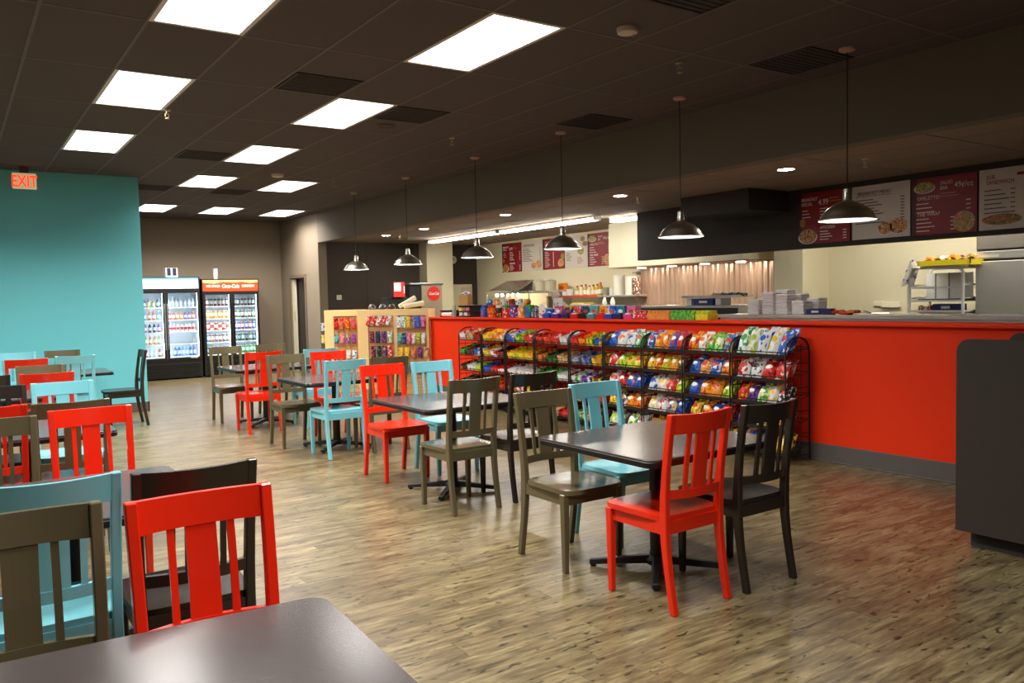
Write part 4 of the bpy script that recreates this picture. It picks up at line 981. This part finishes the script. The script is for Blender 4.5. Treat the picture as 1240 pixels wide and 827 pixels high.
o = tag(MB().sheet(lambda u, v: ((u-.5)*.24, (v-.5)*.12, .02+.015*math.sin(9*u)), 8, 4, .025, 2).build('snack_packet', ink('red and orange', 14, False), None, (7.2, 4.74, 1.287), (0, 0, FX), smooth=60), 'red and orange packet beside the dark blue box', 'packet')
o = tag(MB().tube([(0, -.12, .012), (0, .05, .012), (.02, .12, .03), (-.02, .12, .03), (0, .05, .012)], .008, 6).build('tongs', STEEL_B, None, (7.25, 4.45, 1.287), (0, 0, .2)), 'steel tongs lying on the servery ledge', 'tongs')
# wall pipe fitting
t = thing('wall_fitting', 'cream wall fitting with short pipes on the cream kitchen wall', 'fitting', (KX, 6.17, 1.30), FX)
MB().box(-.12, .14, -.05, 0, -.02, .06).build('plate', mat('#ece5c8', .45), t, bevel=.006); MB().box(-.24, -.12, -.03, 0, .0, .07).build('side', mat('#ece5c8', .45), t, bevel=.004)
# bun rack with bread on top
t = thing('bun_trolley', 'tall aluminium tray trolley beside the steel fridge', 'trolley', (9.3, 4.99, 0), FX)
AL = mat('#e6e6e4', .35, .3); TROL = t
for yy in (0, .45):
    arch = [(-.31, yy, .1), (-.31, yy, 1.68)] + [(-.31+.08*(1-math.cos(PI/2*k/5)), yy, 1.68+.08*math.sin(PI/2*k/5)) for k in range(1, 6)] + [(.31-.08*(1-math.cos(PI/2*k/5)), yy, 1.68+.08*math.sin(PI/2*k/5)) for k in range(5, 0, -1)] + [(.31, yy, 1.68), (.31, yy, .1)]
    MB().tube(arch, .018, 8).build('end_frame', AL, t, smooth=True)
for k in range(9):
    z = .35+.15*k
    for s in (-.29, .29): MB().box(s-.012, s+.012, 0, .45, z, z+.02).build('runner', AL, t)
for z in (1.07, 1.25, 1.37, 1.52): MB().box(-.30, .30, -.008, .008, z, z+.022).build('cross_bar', AL, t)
for s in (-.31, .31):
    for yy in (0, .45): MB().lathe([(.001, -.02), (.05, -.02), (.05, .02), (.001, .02)], 12, Matrix.Translation((s, yy, .05)) @ Matrix.Rotation(PI/2, 4, 'Y')).build('caster', BLACK, t)
for k, (z, m_, l) in enumerate(((1.225, STEEL, 'steel tray under the dark blue box in the trolley'), (1.372, mat('#2a2826', .4), 'black tray in the trolley below the white panel'), (1.122, STEEL, 'steel tray in the middle of the trolley'))):
    o = MB().box(-.27, .27, .02, .43, 0, .006).box(-.27, .27, .02, .028, .006, .03).box(-.27, .27, .422, .43, .006, .03).build('bun_tray', m_, None, (9.3, 4.93, z), (0, 0, FX)); tag(o, l, 'tray', 'trays in the trolley')
o = MB().box(-.27, .27, .30, .31, 0, .30).build('bun_panel', mat('#f0efea', .5), TROL, (0, 0, 1.40))
for x in (-.16, 0, .16): MB().box(x-.006, x+.006, .294, .30, 0, .30).build('divider', mat('#9a9a9a', .4), o)
o = tag(MB().box(-.15, .15, -.09, .09, 0, .085).build('glove_box', mat('#232a66', .4), None, (9.44, 4.90, 1.258), (0, 0, FX), bevel=.004), 'dark blue box on the trolley front', 'box'); MB().box(-.05, .05, -.093, -.09, .03, .06).build('label_patch', WHITE, o)
o = tag(MB().sheet(lambda u, v: ((u-.5)*.14, (v-.5)*.2, .03+.015*math.sin(8*u+5*v)), 6, 6, .05, 2).build('meat_packet', ink('red and white', 20, False), None, (9.44, 5.14, 1.262), (0, 0, FX), smooth=60), 'red and white packet lying in the trolley', 'packet')
t = thing('bread_tray', 'yellow plastic bread tray on top of the trolley', 'tray', (9.3, 4.93, 1.779), FX)
MB().box(-.24, .36, -.06, .50, 0, .012).box(-.24, .36, -.06, -.048, .012, .06).box(-.24, .36, .488, .50, .012, .06).box(-.24, -.228, -.06, .5, .012, .06).box(.348, .36, -.06, .5, .012, .06).build('tray', mat('#e8d418', .4), t)
for k in range(6):
    o = MB().sheet(lambda u, v: ((u-.5)*.12*(1-.2*abs(2*v-1)**3), (v-.5)*.3, .045+.035*math.sin(PI*u)), 6, 5, .03, 2).build('bun_pack', ink(('tan and orange', 'tan and white', 'white and tan', 'orange and tan', 'tan and purple', 'tan')[k], 18, False), None, (9.3+.2, 4.93-(-.17+.09*k), 1.795+.012*(k % 2)), (0, 0, FX+.1*(k % 3)), smooth=60)
    tag(o, f'bread bun packet in the yellow tray, {ORD[k]} from left', 'bread', 'bread packets in the yellow tray')
o = tag(MB().sheet(lambda u, v: (-.30-.10*u, .02+(v-.5)*.25, -.02-.20*u+.02*math.sin(7*v+4*u)+.05*(1-u)), 6, 8, .02, 2).build('bread_wrapper', ink('white and purple', 16, False), None, (9.3, 4.93, 1.80), (0, 0, FX), smooth=60), 'white bread wrapper with purple print drooping over trolley edge', 'wrapper')
# steel fridge
t = thing('steel_fridge', 'large stainless steel fridge at the right edge of the kitchen', 'fridge', (9.5, 4.645, 0), FX)
MB().box(0, 1.4, .03, .85, .12, 2.2).build('body', mat('#4a4a48', .4, .6), t); MB().box(.01, 1.39, 0, .03, 1.945, 2.2).build('top_panel', STEEL_B, t); MB().box(.01, 1.39, -.005, .03, 1.835, 1.92).build('control_strip', STEEL, t, bevel=.004); MB().box(.05, .25, -.009, -.005, 1.85, 1.875).build('name_plate', mat('#d8d4c8', .3, .5), t)
for a, b in ((.01, .69), (.71, 1.39)):
    dd = MB().box(a, b, -.02, .03, .2, 1.81).build('door', STEEL, t, bevel=.008); MB().box(b-.07 if a < .1 else a+.03, b-.03 if a < .1 else a+.07, -.045, -.02, .9, 1.2).build('handle', STEEL_B, dd)
for x in (.06, 1.34): MB().lathe([(.03, 0), (.03, .12)], 8, Matrix.Translation((x, .1, 0))).build('foot', BLACK, t); MB().lathe([(.03, 0), (.03, .12)], 8, Matrix.Translation((x, .75, 0))).build('foot', BLACK, t)
# back wall: counter, warmer, shelf with bottles
t = thing('back_counter', 'steel back counter along the cream wall', 'counter', (9.75, 13.4, 0), FX)
MB().box(-2.2, 2.38, .03, .62, .1, 1.08).build('body', STEEL, t); MB().box(-2.22, 2.39, 0, .63, 1.08, 1.12).build('worktop', STEEL, t, bevel=.004); MB().box(-2.1, 2.3, .08, .6, 0, .1).build('plinth', BLACK, t)
t = thing('food_warmer', 'glass and steel food warmer with tilted top and warm bulbs', 'food warmer', (9.72, 14.35, 1.121), FX)
MB().box(-.8, .8, 0, .5, 0, .06).build('base', STEEL, t); MB().box(-.8, .8, .0, .5, .49, .53).build('top', STEEL_B, t, bevel=.004)
for x in (-.79, .79, -.02): MB().box(x-.012, x+.012, .0, .02, .06, .49).box(x-.012, x+.012, .48, .5, .06, .49).build('post', STEEL, t)
MB().box(-.78, .78, .004, .010, .06, .49).build('glass_front', GLASS, t); MB().box(-.78, .78, .47, .48, .06, .49).build('back_sheet', mat('#e8d8b4', .5), t)
MB().add([(-.72, .02, .55), (.42, .02, .55), (.42, .42, .76), (-.60, .42, .76), (-.72, .02, .565), (.42, .02, .565), (.42, .42, .775), (-.60, .42, .775)], [(0, 3, 2, 1), (4, 5, 6, 7), (0, 1, 5, 4), (1, 2, 6, 5), (2, 3, 7, 6), (3, 0, 4, 7)]).build('tilted_lid', STEEL_B, t); MB().box(-.55, .40, .40, .42, .53, .75).build('lid_support', STEEL, t)
for k in range(5): MB().lathe([(.001, 0), (.03, .02), (.03, .05), (.012, .07)], 10, Matrix.Translation((-.45+.2*k, .05, .43))).build('bulb', mat('#ffffff', .4, emit=45, ecol=(1, .85, .6)), t, smooth=True)
for k in range(2):
    o = tag(MB().lathe([(.12, 0), (.12, .18), (.09, .2), (.001, .205)], 14).build('glass_jar', mat('#b8b098', .2), None, (9.95, 13.45-.33*k, 1.66), smooth=40), ('pale storage jar right of the tilted warmer lid', 'second pale storage jar right of the warmer lid')[k], 'jar', 'storage jars')
    MB().lathe([(.06, .205), (.06, .23), (.001, .235)], 12).build('lid', mat('#c9c2b0', .4), o)
t = thing('wall_ledge', 'short steel ledge carrying the pale storage jars', 'ledge', (KX, 13.3, 1.62), FX)
MB().box(-.35, .35, -.62, 0, .0, .04).build('board', STEEL, t); MB().box(.28, .31, -.5, 0, -.16, 0).build('bracket', STEEL, t)
t = thing('wall_shelf', 'steel wall shelf carrying sauce bottles and white containers', 'shelf', (KX, 12.15, 1.50), FX)
MB().box(-1.0, 1.35, -.32, 0, 0, .03).build('board', STEEL, t, bevel=.003); MB().box(-1.0, .3, -.33, -.32, .0, .045).build('red_edge', mat('#b8402a', .5), t)
for x in (-.9, .35, 1.2): MB().add([(x-.012, -.28, 0), (x+.012, -.28, 0), (x-.012, 0, 0), (x+.012, 0, 0), (x-.012, 0, -.2), (x+.012, 0, -.2)], [(0, 1, 5, 4), (0, 4, 2), (1, 3, 5), (2, 4, 5, 3), (0, 2, 3, 1)]).build('bracket', STEEL, t)
def wpos(y): return (10.22, y, 1.5305)
o = tag(MB().box(-.11, .11, -.05, .05, 0, .27).build('spice_packet', ink('orange and yellow', 12, True), None, wpos(13.05), (0, 0, FX), bevel=.02), 'orange and yellow packet at the left end of the wall shelf', 'packet')
for k, (y, h, l) in enumerate(((12.92, .10, 'small white tub right of the orange packet'), (12.76, .14, 'white tub left of the sauce bottles'))):
    o = tag(MB().lathe([(.06, 0), (.075, h*.8), (.08, h*.8), (.08, h), (.001, h)], 14).build('white_tub', WHITE, None, (10.17, y, 1.5305), smooth=40), l, 'tub'); MB().lathe([(.082, h*.86), (.082, h*.96)], 14).build('rim', mat('#d8d6d0', .4), o)
for k, (y, b, c) in enumerate(((12.60, '#d8c07a', '#c9321f'), (12.47, '#e8e2cc', '#c9321f'), (12.34, '#c9a84a', '#c9321f'), (12.23, '#e4dcc0', '#d83a22'), (12.11, '#d8b84a', '#3f6f2f'), (11.99, '#c9a02a', '#c9321f'), (11.90, '#b88a2a', '#d83a22'))):
    t = thing('sauce_bottle', f'sauce bottle with {"green" if k == 4 else "red"} cap, {ORD[k]} from left on the wall shelf', 'bottle', (10.22, y, 1.5305), FX, 'sauce bottles on the wall shelf')
    h = .20+.012*(k % 3)+(.05 if k == 6 else 0)
    MB().lathe([(.040, 0), (.046, .01), (.046, h*.62), (.022, h*.86)], 12).build('body', mat(b, .25), t, smooth=40); MB().lathe([(.0465, h*.15), (.0465, h*.5)], 12, cap=False).build('label_band', mat('#efe6cc', .5), t); MB().lathe([(.024, h*.86), (.024, h), (.001, h+.003)], 10).build('cap', mat(c, .4), t)
for k, (y, r, h, col, l) in enumerate(((11.74, .055, .15, '#9a8f80', 'grey labelled jar right of the sauce bottles'), (11.58, .05, .14, '#ece8dc', 'small white container beside the tall white one'), (11.36, .115, .37, '#f0ece0', 'tall white cylinder container on the wall shelf'), (11.06, .105, .34, '#efeae0', 'second tall white container on the wall shelf'))):
    o = tag(MB().lathe([(r*.96, 0), (r, .01), (r, h*.94), (r*.9, h), (.001, h)], 18).build('container', mat(col, .45), None, (10.22, y, 1.5305), smooth=40), l, 'container')
    MB().lathe([(r*1.02, h*.90), (r*1.02, h*.97)], 18).build('lid_ring', mat(col, .35), o)
o = tag(MB().sheet(lambda u, v: (.07*math.cos(6.28*u)*(1+.2*math.sin(9*u)), .07*math.sin(6.28*u), .3*v), 12, 4, .004, 0).build('bag_of_rolls', ink('brown and white', 30, False), None, (10.2, 10.90, 1.5305), smooth=60), 'brown speckled bag at the right end of the wall shelf', 'bag')
# steel trays and dome on the back counter near the backsplash
t = thing('tray_stack', 'stack of steel trays with yellow plate before the backsplash', 'trays', (9.93, 12.0, 1.121), FX)
for k in range(6): MB().box(-.33+.02*(k % 2), .33, -.15, .15, .045*k, .045*k+.03).build('tray', STEEL, t, bevel=.004)
MB().box(-.28, .1, -.12, .12, .262, .285).build('yellow_plate', mat('#d8c43a', .4), t)
t = thing('tray_stack', 'steel trays carrying white cups beside the backsplash', 'trays', (9.93, 11.33, 1.121), FX)
for k in range(5): MB().box(-.28, .28, -.15, .15, .05*k, .05*k+.03).build('tray', STEEL, t, bevel=.004)
for k, x in enumerate((11.42, 11.2)):
    o = tag(MB().lathe([(.03, 0), (.05, .03), (.035, .09), (.015, .14), (.001, .145)], 12).build('white_cup', WHITE, None, (9.9, x, 1.353), smooth=50), ('left white cup on the steel trays', 'right white cup on the steel trays')[k], 'cup', 'white cups on trays')

# ================================================================== MENU BOARDS
MR = mat('#8f1620', .45); MD = mat('#4a1218', .45); MW = mat('#d9cfc4', .45); TXW = mat('#efe6dc', .5); TXD = mat('#4a3f3c', .5); TXR = mat('#8f1620', .5)
FOOD = dict(rings=print_mat(('#8a4f1f', '#c98a3a', '#e0b060', '#6a3414'), 4), sand=print_mat(('#b8642f', '#d89a5a', '#e8c690', '#a33f24'), 3), salad=print_mat(('#3f6f2a', '#7fa03a', '#d8c24a', '#a33f2a'), 4),
            wrap=print_mat(('#6f9a2f', '#d8b070', '#c95a3a', '#b88a4a'), 3), sub=print_mat(('#b85a24', '#cf7f3a', '#7a2f1c', '#6f8a2f'), 3), plate=mat('#e6e2de', .4))
def plate(t, x, z, rx, rz_, food, dish=True):
    if dish: o = MB().lathe([(.001, 0), (1, 0), (1, .5), (.001, .5)], 24).build('plate_print', FOOD['plate'], t, (x, -.0125, z-rz_*.18), (PI/2, 0, 0)); o.scale = (rx*1.12, rz_*.92, .004)
    o = MB().lathe([(.001, 0), (1, 0), (1, .5), (.001, .5)], 20).build('food_print', FOOD[food], t, (x, -.0145, z), (PI/2, 0, 0)); o.scale = (rx, rz_, .006)
def lines(t, x, z, n, w, dz, m, price=None, pm=None, h=.010):
    for k in range(n):
        ww = w*(.62+.38*((k*37) % 11)/10); MB().box(x, x+ww, -.0135, -.012, z-dz*k-h, z-dz*k).build('text_line', m, t)
        if price: MB().box(price, price+.045, -.0135, -.012, z-dz*k-h, z-dz*k).build('text_line', pm or m, t)
def board(cx, y, W, H, z, red, label, x):
    t = thing('menu_board', label, 'menu board', (x, y, z), FX, 'menu boards')
    MB().box(-W/2, W/2, -.012, 0, 0, H).build('panel', MR if red else MW, t)
    if red: MB().box(-W/2, -W/2+.05, -.0125, -.012, 0, H).build('dark_band', MD, t)
    return t
def make_menu(kind, y, W, H, z, x, label):
    t = board(0, y, W, H, z, kind in (1, 3, 5), label, x); L = -W/2
    if kind == 1:
        text('BREAKFAST', .055, TXW, t, L+.04, H-.10, -.014, sx=.8); text('SPECIAL', .055, TXW, t, L+.04, H-.155, -.014, sx=.8); text('4.99', .10, TXW, t, L+.28, H-.16, -.014, sx=.8)
        lines(t, L+.43, H-.085, 2, .2, .035, mat('#c98a3a', .5)); lines(t, L+.05, H-.21, 3, .13, .04, TXW); lines(t, L+.30, H-.20, 6, .18, .034, TXW, W/2-.09, TXW)
        text('APPETIZERS', .05, TXW, t, L+.30, .17, -.014, sx=.8); lines(t, L+.30, .145, 4, .18, .032, TXW, W/2-.09, TXW); plate(t, L+.13, .095, .12, .085, 'rings'); plate(t, L+.06, .26, .04, .05, 'rings', False)
    if kind == 2:
        text('BREAKFAST MENU', .058, TXD, t, L+.07, H-.11, -.014, sx=.85); MB().box(L+.04, L+.48, -.0135, -.012, H-.125, H-.12).build('rule', TXD, t)
        lines(t, L+.04, H-.16, 9, .36, .033, TXD, W/2-.11, TXD); plate(t, .06, .11, .085, .07, 'sand'); plate(t, W/2-.13, .125, .105, .085, 'sand')
    if kind == 3:
        plate(t, L+.14, H-.10, .105, .06, 'salad'); text('SALAD', .055, TXW, t, L+.31, H-.09, -.014, sx=.8); text('BAR', .055, TXW, t, L+.31, H-.145, -.014, sx=.8); text('49¢/oz', .085, TXW, t, L+.46, H-.135, -.014, sx=.85)
        text('OMELETTES', .055, TXW, t, L+.06, H-.235, -.014, sx=.85); lines(t, L+.05, H-.27, 3, .22, .045, TXW, W/2-.11, TXW); text('THE WRAP', .060, TXW, t, L+.06, .20, -.014, sx=.85); lines(t, L+.05, .175, 4, .22, .042, TXW, L+.42, TXW); plate(t, W/2-.13, .115, .115, .11, 'wrap', False)
        lines(t, L+.31, H-.18, 2, .26, .03, mat('#c98a7a', .5))
    if kind == 4:
        text('SUB', .058, TXR, t, L+.07, H-.10, -.014, sx=.85); text('SANDWICH', .058, TXR, t, L+.07, H-.155, -.014, sx=.85); MB().box(L+.36, W/2-.03, -.0135, -.012, H-.09, H-.06).build('red_bar', TXR, t); lines(t, L+.05, H-.21, 6, .26, .045, TXD, L+.30, TXD); lines(t, L+.46, H-.21, 8, .20, .045, TXD); plate(t, L+.22, .10, .19, .055, 'sub', False)
    if kind == 5:
        lines(t, L+.08, H-.06, 3, .15, .035, TXW); lines(t, L+.07, .37, 10, .18, .034, TXW); MB().box(L+.36, L+.375, -.0135, -.012, .05, .36).build('rule', TXW, t); plate(t, W/2-.12, .12, .10, .085, 'sand', False); plate(t, W/2-.06, .25, .06, .07, 'salad', False)
    if kind == 6:
        lines(t, L+.05, H-.05, 4, .2, .04, TXD); lines(t, L+.05, .30, 5, .18, .035, TXD); lines(t, L+.40, .20, 4, .2, .035, TXR); plate(t, W/2-.14, H-.08, .07, .05, 'sub', False); plate(t, W/2-.07, H-.18, .08, .05, 'sub', False); plate(t, W/2-.20, H*.5, .10, .07, 'salad')
    return t
FXP = 8.748
make_menu(1, 6.05, .70, .62, 2.10, FXP, 'red breakfast special menu board with onion rings, leftmost near board')
make_menu(2, 5.32, .70, .61, 2.105, FXP, 'pale breakfast menu board behind the nearest pendant lamp')
make_menu(3, 4.605, .69, .61, 2.10, FXP, 'red salad bar menu board with wraps, near the corner')
make_menu(4, 3.87, .74, .61, 2.10, FXP, 'pale sub sandwich menu board at the right edge')
FP = KX-.002
make_menu(1, 15.10, .76, .64, 2.10, FP, 'far red menu board with onion rings, leftmost on cream wall')
make_menu(2, 14.33, .76, .64, 2.10, FP, 'far pale menu board, second from left on cream wall')
make_menu(5, 13.57, .74, .64, 2.10, FP, 'far red menu board behind the third pendant lamp')
make_menu(6, 12.83, .72, .64, 2.10, FP, 'far pale menu board right of the third pendant lamp')
make_menu(3, 12.10, .72, .64, 2.10, FP, 'far red salad menu board next to the cream hood')
